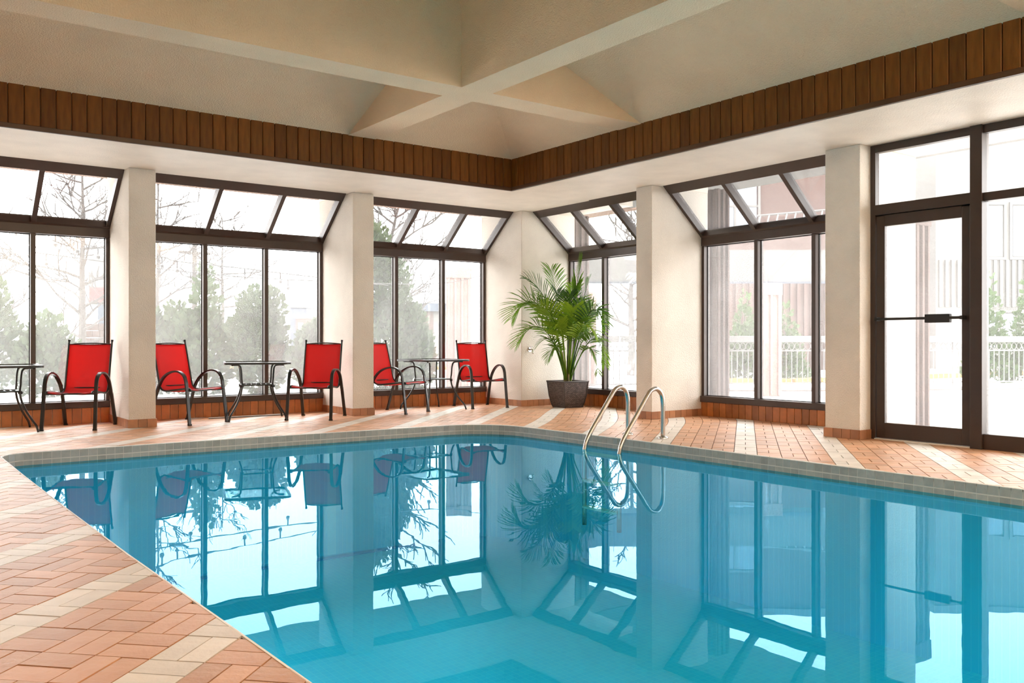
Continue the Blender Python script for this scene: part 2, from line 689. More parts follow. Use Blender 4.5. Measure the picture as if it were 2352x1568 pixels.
bricks = []
for i in range(-32, 60):
    for j in range(-50, 62):
        o0 = ORG + AL * ((i + .5) * L_AL) + AC * ((j + .5) * L_AC)
        if not (XL - .2 < o0.x < 8.9 and YB - .2 < o0.y < 11.5):
            continue
        near = any(abs(o0.x - e) < .25 for e in (.97, 6.03)) or abs(o0.y - 8.5) < .3
        deep = 1.25 < o0.x < 5.2 and o0.y < 8.2 or (1.2 < o0.x < 5.75 and o0.y < 7.4)
        if deep:
            continue
        for k in (0, 1):
            p = brick_poly(i, j, k)
            if poly_area(p) < 0:
                p = p[::-1]
            c = (sum(q[0] for q in p) / 4, sum(q[1] for q in p) / 4)
            inside = [pt_in_pool(*q) for q in p]
            clipped = max(q[0] for q in p) > 6.03
            if all(inside):
                continue
            if any(inside) or pt_in_pool(*c):
                p2 = brick_edge_clip(p)
                clipped = True
            else:
                p2 = p
            if len(p2) < 3:
                continue
            for (hx, hy, nx, ny) in ((XW - .005, 0, -1, 0), (0, YW - .005, 0, -1), (XL, 0, 1, 0), (0, YB, 0, 1)):
                q2 = clip_half(p2, hx, hy, nx, ny)
                if len(q2) != len(p2) or any(abs(a[0] - b[0]) + abs(a[1] - b[1]) > 1e-6 for a, b in zip(q2, p2)):
                    clipped = True
                p2 = q2
                if len(p2) < 3:
                    break
            if len(p2) < 3 or abs(poly_area(p2)) < .0006:
                continue
            cv = Vector(c)
            d = cv.dot(CAMF)
            l = cv.dot(CAMR)
            vis = d > .5 and abs(l / d) < .60 and .95 / d < .40
            score = abs(poly_area(p2)) / d ** 3 if vis else 0
            bricks.append((score, i, j, k, p2, c, clipped))
bricks.sort(key=lambda b: -b[0])
shared = {}
rest = {True: MB(), False: MB()}
rb = random.Random(3)
for n, (sc, i, j, k, p, c, clipped) in enumerate(bricks):
    cream = (j - 2) % 4 == 0
    mt = M['brick_cream'] if cream else M['brick']
    dz = rb.uniform(-.0010, .0010)
    if n < 300 and sc > 0:
        if not clipped:
            key = ((i + j) % 2, cream)
            if key not in shared:
                shared[key] = MB().prism([(q[0] - c[0], q[1] - c[1]) for q in p], -.03, 0, bottom=False).mesh('brick', mt)
            o = bpy.data.objects.new('brick', shared[key])
            COL.objects.link(o)
        else:
            o = MB().prism([(q[0] - c[0], q[1] - c[1]) for q in p], -.03, 0, bottom=False).build('brick', mt)
        o.location = (c[0], c[1], dz)
        o.parent = floor
    else:
        rest[cream].prism(p, -.03, dz, bottom=False)
for cream in (True, False):
    o = rest[cream].build('distant_bricks', M['brick_cream'] if cream else M['brick'], floor, fix=False)
    o['kind'] = 'stuff'

# ------------------------------------------------------------------ pool basin, coping tiles, water
pool = struct('pool_basin')
ZP = -1.28
n = len(POOL)
mb = MB()
mb.add([(x, y, -.0075) for x, y in POOL] + [(x, y, ZP) for x, y in POOL],
       [(i, i + n, (i + 1) % n + n, (i + 1) % n) for i in range(n)])
o = mb.build('basin_wall', M['basin'], pool, fix=False)
mb = MB().add([(x, y, ZP) for x, y in POOL], [tuple(range(n - 1, -1, -1))])
mb.build('basin_floor', M['basin'], pool, fix=False)
mb = MB().box((1.3, 8.38, ZP + .001), (5.2, 8.46, ZP + .012))
mb.build('floor_line', M['basin_dark'], pool)

# walk along the outline in tile steps
seg = []
for i in range(n - 1):
    a, b = POOL[i], POOL[i + 1]
    seg.append((a, b, math.hypot(b[0] - a[0], b[1] - a[1])))
total = sum(s[2] for s in seg)


def at_len(s):
    for a, b, L in seg:
        if s <= L:
            t = s / L
            return Vector((a[0] + (b[0] - a[0]) * t, a[1] + (b[1] - a[1]) * t))
        s -= L
    return Vector(seg[-1][1])


PITCH = .0735
cnt = int(total / PITCH)
tile_rest = MB()
lip = MB()
singles = []
for t in range(cnt):
    a, b = at_len(t * PITCH), at_len((t + 1) * PITCH)
    d = (b - a).normalized()
    inn = Vector((d.y, -d.x))            # into the pool
    g = .0026
    for row, (z1, z0) in enumerate(((-.003, -.0645), (-.0705, -.132))):
        p0, p1 = a + d * g, b - d * g
        q0, q1 = p0 + inn * .010, p1 + inn * .010
        A = [(p0.x, p0.y, z0), (p1.x, p1.y, z0), (p1.x, p1.y, z1), (p0.x, p0.y, z1)]
        Bq = [(q0.x, q0.y, z0), (q1.x, q1.y, z0), (q1.x, q1.y, z1 - .003), (q0.x, q0.y, z1 - .003)]
        mid = (a + b) / 2
        visible = row < 2 and (mid.y > 8.0 or (mid.x > 5.2 and mid.y > 2.35)) and mid.dot(CAMF) > 4
        if visible and len(singles) < 300:
            singles.append((mid.dot(CAMF), A, Bq, row))
        else:
            tile_rest.hexa(A, Bq)
for dd, A, Bq, row in singles:
    MB().hexa(A, Bq).build('coping_tile', M['tile'], pool)
o = tile_rest.build('waterline_tiles', M['tile'], pool)
o['kind'] = 'stuff'
# pale grout behind the tiles and the thin pale lip where the deck stops
back = MB()
for i in range(n - 1):
    a, b = Vector(POOL[i]), Vector(POOL[i + 1])
    d = (b - a).normalized()
    inn = Vector((d.y, -d.x))
    q = lambda p, k, z: (p.x + inn.x * k, p.y + inn.y * k, z)
    back.hexa([q(a, 0, -.133), q(b, 0, -.133), q(b, 0, -.004), q(a, 0, -.004)], [q(a, .008, -.133), q(b, .008, -.133), q(b, .008, -.006), q(a, .008, -.006)])
    lip.hexa([q(a, -.004, -.02), q(b, -.004, -.02), q(b, -.004, .0012), q(a, -.004, .0012)], [q(a, .008, -.02), q(b, .008, -.02), q(b, .008, -.0022), q(a, .008, -.0022)])
back.build('tile_grout', M['grout_pale'], pool)
lip.build('coping_lip', M['tile_lip'], pool)

inset = []
wat = MB().add([(x, y, -.11) for x, y in POOL], [tuple(range(n - 1, -1, -1))]).build('pool_water', M['water'], fix=False)
tag(wat, kind='structure')

# ------------------------------------------------------------------ pillars with terracotta skirting
def pillar(name, x0, x1, y0, y1, faces, z1=ZS, wallmat='stucco'):
    o = MB().box((x0, y0, 0), (x1, y1, z1)).build(name, M[wallmat])
    bevel(o, .008, 2)
    tag(o, kind='structure')
    t, hgt, w = .011, .092, .098
    for f in faces:
        if f == '-y':
            L, fx = x1 - x0, lambda s: (x0 + s, y0)
        elif f == '-x':
            L, fx = y1 - y0, lambda s: (x0, y0 + s)
        elif f == '+y':
            L, fx = x1 - x0, lambda s: (x0 + s, y1)
        else:
            L, fx = y1 - y0, lambda s: (x1, y0 + s)
        k = max(1, round(L / w))
        for i in range(k):
            s0, s1 = L * i / k + .002, L * (i + 1) / k - .002
            if i == 0 and f in ('-y', '+y'):
                s0 -= t
            if i == k - 1 and f in ('-y', '+y'):
                s1 += t
            a, b = fx(s0), fx(s1)
            e = {'-y': (0, -t), '-x': (-t, 0), '+y': (0, t), '+x': (t, 0)}[f]
            MB().box((a[0], a[1], .0015), (b[0] + e[0], b[1] + e[1], hgt)).build('skirting_tile', M['skirt'], o)
    return o


PA = [(-3.0, -2.73), (-.32, -.05), (2.381, 2.665), (5.08, 5.375)]
tag(MB().box((XL, YP, 0), (-.05, YW + .12, ZS)).build('wall_left', M['stucco']), kind='structure')
for (a, b) in PA[2:]:
    pillar('pillar', a, b, YP, YW + .12, ['-y', '-x', '+x'])
pillar('pillar', XP, XW + .12, YP, YW + .12, ['-y', '-x'])
PB = [(7.648, 7.917), (4.861, 5.244), (1.9, 2.2)]
pillar('pillar', XP, XW + .12, 7.648, 7.917, ['-x', '-y', '+y'])
pillar('pillar', XP, XW + .12, 4.861, 5.244, ['-x', '-y', '+y'])
pillar('pillar', XP, XW + .12, 1.9, 2.2, ['-x', '-y', '+y'])

# walls that close the hall behind the camera, and the plain end of the right wall
for nm, a, b in (('wall_back', (XL - .2, YB - .2, 0), (9.0, YB, 4.2)), ('wall_side', (XL - .2, YB, 0), (XL, YW + .3, 4.2)),
                 ('wall_right', (8.0, YB, 0), (8.2, 1.9, ZS))):
    tag(MB().box(a, b).build(nm, M['stucco']), kind='structure')

# ------------------------------------------------------------------ soffit, ceiling, beams, wood fascia
sof = MB()
sof.box((XL, YF, ZS), (XW + .12, YP + .16, ZS + .10))
sof.box((XF, YB, ZS), (XP + .16, YF, ZS + .10))
sof.box((XP + .16, YB, ZS), (XW + .12, 4.861, ZS + .10))
sof.box((XL, YP + .16, ZS), (-.05, YW + .12, ZS + .10))
for (a, b) in PA[2:]:
    sof.box((a, YP + .16, ZS), (b, YW + .12, ZS + .10))
for (a, b) in PB:
    sof.box((XP + .16, a, ZS), (XW + .12, b, ZS + .10))
sof.box((XP, YP + .16, ZS), (XW + .12, YW + .12, ZS + .10))
tag(sof.build('soffit', M['soffit']), kind='structure')

SL = .40
CAP = 3.45
cl = MB()
apx = 2.9
zt = ZF + SL * apx
cl.add([(XL, YF, ZF), (XF, YF, ZF), (XF - apx, YF - apx, zt), (XL, YF - apx, zt)], [(0, 1, 2, 3)])
cl.add([(XF, YF, ZF), (XF, YB, ZF), (XF - apx, YB, zt), (XF - apx, YF - apx, zt)], [(0, 1, 2, 3)])
cl.add([(XL, YF - apx, zt), (XF - apx, YF - apx, zt), (XF - apx, YB, zt), (XL, YB, zt)], [(0, 1, 2, 3)])
tag(cl.build('ceiling', M['ceiling']), kind='structure')

# roof shell above the soffit, so that no sky leaks in behind the fascia
rf = MB()
rf.box((XL, YF + .02, ZF - .02), (XW + .2, YP + .2, ZF + .2))
rf.box((XF + .02, YB, ZF - .02), (XP + .2, YF + .02, ZF + .2))
rf.box((XL, YP + .10, ZS + .10), (XW + .2, YP + .20, ZF))
rf.box((XP + .10, YB, ZS + .10), (XP + .20, YP + .1, ZF))
tag(rf.build('roof_edge', M['eave']), kind='structure')


def beam(poly_fn, name):
    o = poly_fn.build(name, M['ceiling'])
    bevel(o, .012, 2)
    return tag(o, kind='structure')


def roof_z(x, y):
    return ZF + SL * max(0, min(YF - y, XF - x, apx))


def beam_y(y0, y1):          # runs along x, from the left wall to the right fascia
    mb = MB()
    xs = [XL, XF - apx, XF]
    lo = [(x, z) for x, z in ((XL, ZF), (XF, ZF))]
    # side profile: flat underside, top following the roof
    top = [(XF, ZF + .001), (XF - apx, zt + .02), (XL, zt + .02)]
    prof = [(XL, ZF), (XF, ZF)] + top
    A = [(x, y0, z) for x, z in prof]
    Bq = [(x, y1, z) for x, z in prof]
    m = len(prof)
    mb.add(A + Bq, [tuple(range(m)), tuple(range(2 * m - 1, m - 1, -1))] + [(i, (i + 1) % m, (i + 1) % m + m, i + m) for i in range(m)])
    return beam(mb, 'ceiling_beam')


def beam_x(x0, x1):
    mb = MB()
    prof = [(YB, ZF + .0006), (YF, ZF + .0006), (YF, ZF + .001), (YF - apx, zt + .02), (YB, zt + .02)]
    A = [(x0, y, z) for y, z in prof]
    Bq = [(x1, y, z) for y, z in prof]
    m = len(prof)
    mb.add(A + Bq, [tuple(range(m)), tuple(range(2 * m - 1, m - 1, -1))] + [(i, (i + 1) % m, (i + 1) % m + m, i + m) for i in range(m)])
    return beam(mb, 'ceiling_beam')


beam_y(6.70, 7.03)
beam_y(2.51, 2.84)
beam_x(4.39, 4.73)
beam_x(.21, .55)

# fascia boards: trim_1 faces the left windows' side, trim_2 the right
PW = .1300
RH = .042
for nm, axis in (('trim_1', 'x'), ('trim_2', 'y')):
    t = struct(nm)
    board_meshes = []
    for q in range(3):
        w = PW - .006
        mb = MB()
        c = .006
        d = .018
        mb.prism([(-w / 2, 0), (w / 2, 0), (w / 2, -d + c), (w / 2 - c, -d), (-w / 2 + c, -d), (-w / 2, -d + c)][::-1], ZS + RH - .002, ZF + .012)
        board_meshes.append(mb.mesh('plank', M['wood']))
    rb = random.Random(11 if axis == 'x' else 12)
    if axis == 'x':
        k = 0
        x = XF - PW / 2 - .012
        while x > -1.6:
            o = bpy.data.objects.new('plank', board_meshes[k % 3])
            COL.objects.link(o)
            o.location = (x, YF + rb.uniform(-.0015, .0015), 0)
            o.parent = t
            x -= PW
            k += 1
        MB().box((XL, YF - .001, ZS), (XF, YF + .02, ZF)).build('backing', M['wood_rail'], t)
        bevel(MB().box((XL, YF - .026, ZS - .004), (XF, YF, ZS + RH)).build('lower_rail', M['wood_rail'], t), .004)
    else:
        k = 0
        y = YF - PW / 2 - .012
        while y > 1.2:
            o = bpy.data.objects.new('plank', board_meshes[k % 3])
            COL.objects.link(o)
            o.location = (XF + rb.uniform(-.0015, .0015), y, 0)
            o.rotation_euler = (0, 0, -PI / 2)
            o.parent = t
            y -= PW
            k += 1
        MB().box((XF - .001, YB, ZS), (XF + .02, YF, ZF)).build('backing', M['wood_rail'], t)
        bevel(MB().box((XF - .026, YB, ZS - .004), (XF, YF - .026, ZS + RH)).build('lower_rail', M['wood_rail'], t), .004)

# ------------------------------------------------------------------ windows with sloping tops
Z_SILL0, Z_SILL1, Z_TR0, Z_TR1 = .18, .255, 2.17, 2.275


def window_bay(num, axis, u0, u1, mulls, hazy=()):
    """u runs along the wall, v away from the room. axis 'x': left wall, 'y': right wall."""
    W = YW if axis == 'x' else XW
    P = YP if axis == 'x' else XP
    win = struct('window_%d' % num)

    def m3(u, v, z):
        return (u, v, z) if axis == 'x' else (v, u, z)

    def bx(ua, va, za, ub, vb, zb):
        return MB().box(m3(ua, va, za), m3(ub, vb, zb))

    D = .11
    fm = M['frame']
    bevel(bx(u0, W - .03, Z_SILL0, u1, W + D, Z_SILL1).build('sill', fm, win), .004)
    bevel(bx(u0, W - .012, Z_TR0, u1, W + D, Z_TR1).build('transom', fm, win), .004)
    for a in (u0, u1 - .04):
        bevel(bx(a, W, Z_SILL1, a + .04, W + D, Z_TR0).build('jamb', fm, win), .003)
    for mu in mulls:
        bevel(bx(mu - .026, W, Z_SILL1, mu + .026, W + D, Z_TR0).build('mullion', fm, win), .003)
    # sloping part
    p0 = Vector((W + .005, Z_TR1 - .012))          # foot of the slope, room side (v, z)
    p1 = Vector((P + .205, ZS))                    # top of the slope, room side
    d = (p1 - p0)
    Ls = d.length
    d.normalize()
    nrm = Vector((d.y, -d.x))                      # away from the room
    if nrm.x < 0:
        nrm = -nrm

    def sl(u, s, k):
        q = p0 + d * s + nrm * k
        return m3(u, q.x, q.y)

    def slbox(ua, ub, s0, s1, k0, k1):
        return MB().hexa([sl(ua, s0, k0), sl(ub, s0, k0), sl(ub, s1, k0), sl(ua, s1, k0)],
                         [sl(ua, s0, k1), sl(ub, s0, k1), sl(ub, s1, k1), sl(ua, s1, k1)])

    bevel(slbox(u0, u1, Ls - .13, Ls + .02, -.004, D).build('head_rail', fm, win), .004)
    bevel(slbox(u0, u1, -.02, .05, -.004, D).build('slope_sill', fm, win), .004)
    for a in (u0, u1 - .045):
        bevel(slbox(a, a + .045, .03, Ls - .1, 0, D).build('edge_rafter', fm, win), .003)
    for mu in mulls:
        bevel(slbox(mu - .027, mu + .027, .03, Ls - .1, -.002, D).build('rafter', fm, win), .003)
    cuts = [u0 + .04] + list(mulls) + [u1 - .04]
    for i in range(len(cuts) - 1):
        a = cuts[i] + (.026 if i else 0)
        b = cuts[i + 1] - (.026 if i < len(cuts) - 2 else 0)
        gm = M['pane_hazy'] if i in hazy else M['pane']
        bx(a, W + D - .035, Z_SILL1, b, W + D - .029, Z_TR0).build('pane', gm, win)
        slbox(a, b, .045, Ls - .12, D - .035, D - .029).build('sloped_pane', gm, win)
        # dark glazing gaskets round the lower pane
        g = MB()
        for (ua, za, ub, zb) in ((a, Z_SILL1, b, Z_SILL1 + .009), (a, Z_TR0 - .009, b, Z_TR0), (a, Z_SILL1, a + .008, Z_TR0), (b - .008, Z_SILL1, b, Z_TR0)):
            g.box(m3(ua, W + D - .046, za), m3(ub, W + D - .036, zb))
        g.build('gasket', M['gasket'], win)
    # tiled plinth under the sill
    pl = struct('baseboard_left' if axis == 'x' else 'baseboard_right')
    bx(u0, W + .004, 0, u1, W + .14, Z_SILL0).build('plinth_core', M['grout_pale'], pl)
    k = round((u1 - u0) / .1005)
    w = (u1 - u0) / k
    tm = {}
    for i in range(k):
        ua = u0 + i * w + .003
        bx(ua, W - .010, .0015, ua + w - .006, W + .006, Z_SILL0 - .003).build('plinth_tile', M['plinth'], pl)
    return win


def thirds(a, b):
    return [a + (b - a) / 3, a + 2 * (b - a) / 3]


window_bay(1, 'x', -.05, 2.381, [.77, 1.580])
window_bay(2, 'x', 2.665, 5.080, [3.500, 4.292], hazy=(2,))
window_bay(3, 'x', 5.375, 7.78, [6.224, 7.020], hazy=(2,))
window_bay(4, 'y', 7.917, 10.28, [8.72, 9.515], hazy=(1,))
window_bay(5, 'y', 5.244, 7.648, [6.000, 6.798], hazy=(0, 1, 2))

# ------------------------------------------------------------------ glazed door and side light in the right wall
XD = 7.96
w7 = struct('window_6')
fd = M['frame_door']


def dbox(y0, z0, y1, z1, x0=0.0, x1=.07):
    return MB().box((XD + x0, y0, z0), (XD + x1, y1, z1))


Y_J, Y_M0, Y_M1, Y_E = 4.861, 3.885, 3.780, 2.2
bevel(dbox(Y_J - .052, 0, Y_J, ZS).build('door_jamb', fd, w7), .003)
bevel(dbox(Y_M1, 0, Y_M0, ZS, -.03, .10).build('post', fd, w7), .003)
bevel(dbox(Y_E, ZS - .075, Y_J - .052, ZS - .001, -.004).build('head', fd, w7), .003)
bevel(dbox(Y_M0, 2.175, Y_J - .052, 2.275, -.01).build('door_header', fd, w7), .003)
bevel(dbox(Y_E, 2.185, Y_M1, 2.26, -.004).build('side_transom', fd, w7), .003)
bevel(dbox(Y_E, 0, Y_M1, .135, -.004).build('side_bottom_rail', fd, w7), .003)
bevel(dbox(Y_E, .135, Y_E + .05, 2.185).build('side_jamb', fd, w7), .003)
MB().box((XD + .055, Y_M0, 2.275), (XD + .061, Y_J - .052, ZS - .075)).build('pane', M['pane_hazy'], w7)
MB().box((XD + .055, Y_E + .05, 2.26), (XD + .061, Y_M1, ZS - .075)).build('pane', M['pane_hazy'], w7)
MB().box((XD + .055, Y_E + .05, .135), (XD + .061, Y_M1, 2.185)).build('pane', M['pane'], w7)

d1 = struct('door_1')
y0, y1 = Y_M0 + .006, Y_J - .058
bevel(MB().box((XD + .012, y0, .016), (XD + .06, y0 + .085, 2.165)).build('stile', fd, d1), .003)
bevel(MB().box((XD + .012, y1 - .085, .016), (XD + .06, y1, 2.165)).build('stile', fd, d1), .003)
bevel(MB().box((XD + .012, y0 + .085, 2.065), (XD + .06, y1 - .085, 2.172)).build('top_rail', fd, d1), .003)
bevel(MB().box((XD + .012, y0 + .085, .016), (XD + .06, y1 - .085, .165)).build('bottom_rail', fd, d1), .003)
MB().box((XD + .034, y0 + .085, .165), (XD + .040, y1 - .085, 2.065)).build('pane', M['pane_hazy'], d1)
MB().tube([(XD - .05, y1 - .02, 1.165), (XD - .05, y0 + .05, 1.165)], .013, 10).build('push_bar', M['gasket'], d1, smooth=True)
for yy in (y1 - .035, y0 + .055):
    MB().box((XD - .062, yy - .012, 1.148), (XD + .014, yy + .012, 1.182)).build('bar_bracket', M['gasket'], d1)
bevel(MB().box((XD - .075, 4.045, 1.122), (XD - .028, 4.275, 1.20)).build('latch_box', M['gasket'], d1), .004)
MB().box((XD + .058, y0 - .006, 2.10), (XD + .068, y1 + .006, 2.19)).build('door_stop', M['gasket'], d1)
MB().box((XD - .02, Y_M0, 0.0015), (XD + .09, Y_J - .052, .012)).build('threshold', M['white_bar'], d1)

# ------------------------------------------------------------------ patio chairs
def make_chair():
    """faces +y; origin on the floor midway between the front feet and rear feet"""
    root = empty('sling_chair')
    bmt = M['black_metal']
    legx = .262

    def side(sx, pts):
        return [(sx * (legx + k), y, z) for (y, z, k) in pts]

    arch = [(.282, .43, 0), (.268, .50, 0), (.235, .562, 0), (.165, .603, .004), (.07, .606, .006), (-.03, .578, .006), (-.115, .523, .004), (-.180, .445, 0), (-.220, .36, 0)]
    for sx in (-1, 1):
        MB().strap(smooth_path(side(sx, arch), 4), (1, 0, 0), .036, .020).build('armrest', bmt, root)
        MB().strap(side(sx, [(.340, .004, .008), (.282, .435, 0)]), (1, 0, 0), .036, .020).build('leg', bmt, root)
        MB().strap(side(sx, [(-.222, .37, 0), (-.345, .004, .010)]), (1, 0, 0), .036, .020).build('leg', bmt, root)
        for yy in (.341, -.346):
            MB().box((sx * legx - .021 + sx * .008, yy - .013, .0005), (sx * legx + .021 + sx * .008, yy + .013, .016)).build('foot_cap', M['gasket'], root)
    prof = [(.315, .392), (.285, .412), (.20, .408), (.05, .392), (-.09, .378), (-.155, .384), (-.198, .412), (-.222, .46), (-.26, .62), (-.305, .80), (-.345, .955)]
    rail = smooth_path([(0, a, b) for a, b in prof], 4)
    for sx in (-1, 1):
        MB().tube([(sx * .232, p.y, p.z) for p in rail], .0115, 8).build('side_rail', bmt, root, smooth=True)
        e = rail[-1]
        MB().tube([(sx * .232, e.y, e.z - .006), (sx * .232, e.y - .004, e.z + .014)], .014, 8).build('rail_cap', M['gasket'], root, smooth=True)
    # fabric with a sag between the rails
    cols = 9
    mb = MB()
    rows = rail[1:-1]
    for i, p in enumerate(rows):
        a = rail[i + 2] - rail[i]
        nrm = Vector((0, -a.z, a.y)).normalized()
        if nrm.z > 0 or nrm.y > 0:
            pass
        for c in range(cols):
            t = c / (cols - 1) * 2 - 1
            sag = .024 * (1 - t * t)
            # sag away from the sitter (down for the seat, back for the back)
            s = Vector((0, -abs(a.z), -abs(a.y))).normalized() * sag
            mb.v.append((t * .228, p.y + s.y, p.z + s.z))
    for i in range(len(rows) - 1):
        for c in range(cols - 1):
            k = i * cols + c
            mb.f.append((k, k + 1, k + 1 + cols, k + cols))
    sl = mb.build('sling', M['fabric'], root, smooth=True)
    md = sl.modifiers.new('thick', 'SOLIDIFY')
    md.thickness = .003
    e = rail[-2]
    MB().tube([(x, e.y - .024 * (1 - (x / .228) ** 2) + .001, e.z - .004 * (1 - (x / .228) ** 2)) for x in [-.226 + .452 * k / 10 for k in range(11)]], .006, 6).build('top_hem', M['hem'], root, smooth=True)
    MB().tube([(x, e.y - .012, e.z + .014 * (1 - (x / .232) ** 2)) for x in [-.23 + .46 * k / 10 for k in range(11)]], .0075, 8).build('top_bar', bmt, root, smooth=True)
    MB().strap([(-legx, .283, .388), (legx, .283, .388)], (0, 1, 0), .026, .018).build('front_bar', bmt, root)
    MB().tube([(-legx + .01, -.222, .40), (-.232, -.215, .40)], .011, 8).build('back_bolt', M['chrome'], root)
    MB().tube([(legx - .01, -.222, .40), (.232, -.215, .40)], .011, 8).build('back_bolt', M['chrome'], root)
    MB().tube([(-.232, -.232, .43), (.232, -.232, .43)], .008, 8).build('rear_bar', bmt, root, smooth=True)
    return root


chair = make_chair()
tag(chair, 'x', 'chair', 'red patio chairs along the windows')
# front feet midpoint, facing direction
spots = [((1.79, 10.35), (-.49, -.87), 'red sling chair beside the cut-off glass table, left of the leftmost pillar'),
         ((3.25, 10.28), (.40, -.915), 'red sling chair partly behind the leftmost pillar, turned to the middle glass table'),
         ((4.35, 9.99), (-.64, -.77), 'red sling chair facing the pool, right of the middle glass table'),
         ((5.96, 10.16), (.436, -.90), 'red sling chair cut by the second pillar, turned right to the corner table'),
         ((7.20, 10.25), (-.178, -.984), 'red sling chair nearest the potted palm, beside the corner table')]
for i, ((fx, fy), (dx, dy), lab) in enumerate(spots):
    o = chair if i == 0 else copy_tree(chair)
    L = math.hypot(dx, dy)
    dx, dy = dx / L, dy / L
    o.location = (fx - dx * .341, fy - dy * .341, 0)
    o.rotation_euler = (0, 0, math.atan2(dy, dx) - PI / 2)
    o['label'] = lab

# ------------------------------------------------------------------ glass topped patio tables
def rounded_sq(h, r, n=6):
    out = []
    for cx, cy, a0 in ((h - r, h - r, 0), (-h + r, h - r, 90), (-h + r, -h + r, 180), (h - r, -h + r, 270)):
        out += [(cx + r * math.cos(math.radians(a0 + 90 * k / n)), cy + r * math.sin(math.radians(a0 + 90 * k / n))) for k in range(n + 1)]
    return out


def make_table():
    root = empty('patio_table')
    bmt = M['black_metal']
    outer = rounded_sq(.385, .075)
    inner = rounded_sq(.362, .060)
    m = len(outer)
    mb = MB()
    mb.add([(x, y, .676) for x, y in outer] + [(x, y, .700) for x, y in outer] + [(x, y, .703) for x, y in inner] + [(x, y, .676) for x, y in inner],
           [(i + a * m, (i + 1) % m + a * m, (i + 1) % m + ((a + 1) % 4) * m, i + ((a + 1) % 4) * m) for i in range(m) for a in range(4)])
    mb.build('rim', bmt, root)
    g = MB().prism(rounded_sq(.363, .060), .692, .698)
    g.build('glass_top', M['table_glass'], root)
    prof = [(.42, .670), (.33, .670), (.285, .652), (.266, .60), (.258, .50), (.250, .42), (.268, .33), (.32, .225), (.395, .125), (.44, .072), (.458, .03), (.466, .002)]
    for k in range(4):
        a = PI / 4 + k * PI / 2
        c, s = math.cos(a), math.sin(a)
        MB().tube(smooth_path([(r * c, r * s, z) for r, z in prof], 4), .0115, 8).build('leg', bmt, root, smooth=True)
        MB().tube([(.236 * c, .236 * s, .412), (.272 * c, .272 * s, .412)], .017, 8).build('leg_clip', bmt, root)
    h = .176
    sh = MB()
    for (a, b) in (((-h, -h), (h, -h)), ((h, -h), (h, h)), ((h, h), (-h, h)), ((-h, h), (-h, -h))):
        sh.tube([(a[0], a[1], .425), (b[0], b[1], .425)], .009, 8)
    sh.build('shelf_frame', bmt, root)
    for k in range(-2, 3):
        MB().tube([(k * h / 3, -h, .425), (k * h / 3, h, .425)], .004, 6).build('shelf_rod', bmt, root)
    return root


table = make_table()
tag(table, 'x', 'table', 'glass patio tables')
for i, (x, y, rz, lab) in enumerate([(1.19, 10.72, -.02, 'square glass table cut off by the left edge of the picture'),
                                     (3.92, 10.56, -.30, 'square glass table on curved black legs in the middle window bay'),
                                     (6.47, 10.60, .06, 'square glass table nearest the corner, between two red chairs')]):
    o = table if i == 0 else copy_tree(table)
    o.location = (x, y, 0)
    o.rotation_euler = (0, 0, rz)
    o['label'] = lab

# ------------------------------------------------------------------ planter and palm
PX, PY = 8.245, 9.79
pot = empty('planter', (PX, PY, 0), math.radians(-4))
lv = [(.150, 0.002), (.170, .06), (.192, .17), (.205, .30), (.212, .372)]
mb = MB()
rings = []
for h_, z_ in lv:
    rings.append([(-h_, -h_, z_), (h_, -h_, z_), (h_, h_, z_), (-h_, h_, z_)])
uvs = []
for f in range(4):
    for r in range(len(lv) - 1):
        a, b = rings[r][f], rings[r][(f + 1) % 4]
        c, d = rings[r + 1][(f + 1) % 4], rings[r + 1][f]
        mb.add([a, b, c, d], [(0, 1, 2, 3)])
        h0, h1 = lv[r][0], lv[r + 1][0]
        off = f * .6
        uvs += [(off - h0, lv[r][1]), (off + h0, lv[r][1]), (off + h1, lv[r + 1][1]), (off - h1, lv[r + 1][1])]
mb.add(rings[0], [(3, 2, 1, 0)])
uvs += [(0, 0)] * 4
body = mb.build('pot_body', M['wicker'], pot, fix=False)
ul = body.data.uv_layers.new(name='uv')
for p in body.data.polygons:
    for li in p.loop_indices:
        ul.data[li].uv = uvs[body.data.loops[li].vertex_index]
rim = MB()
for k in range(4):
    a = (k * PI / 2)
    c, s = math.cos(a), math.sin(a)
    R = lambda x, y: (x * c - y * s, x * s + y * c)
    p = [R(-.224, -.224), R(.224, -.224), R(.196, -.196), R(-.196, -.196)]
    rim.prism(p, .366, .386)
bevel(rim.build('rim', M['wicker_rim'], pot), .004)
for sx, sy in ((-1, -1), (1, -1), (1, 1), (-1, 1)):
    MB().tube([(sx * h_, sy * h_, z_ + .002) for h_, z_ in lv], .009, 6).build('corner_post', M['wicker_rim'], pot)
MB().add([(-.198, -.198, .345), (.198, -.198, .345), (.198, .198, .345), (-.198, .198, .345)], [(0, 1, 2, 3)]).build('soil', M['soil'], pot)
tag(pot, 'square dark woven wicker planter holding the palm in the corner', 'planter')

LAT = Vector((CAMR.x, CAMR.y, 0))
TOW = Vector((-CAMF.x, -CAMF.y, 0))
palm = empty('potted_palm', (PX, PY, .345))
tag(palm, 'tall feathery green palm growing out of the dark wicker planter', 'plant')
rp = random.Random(5)


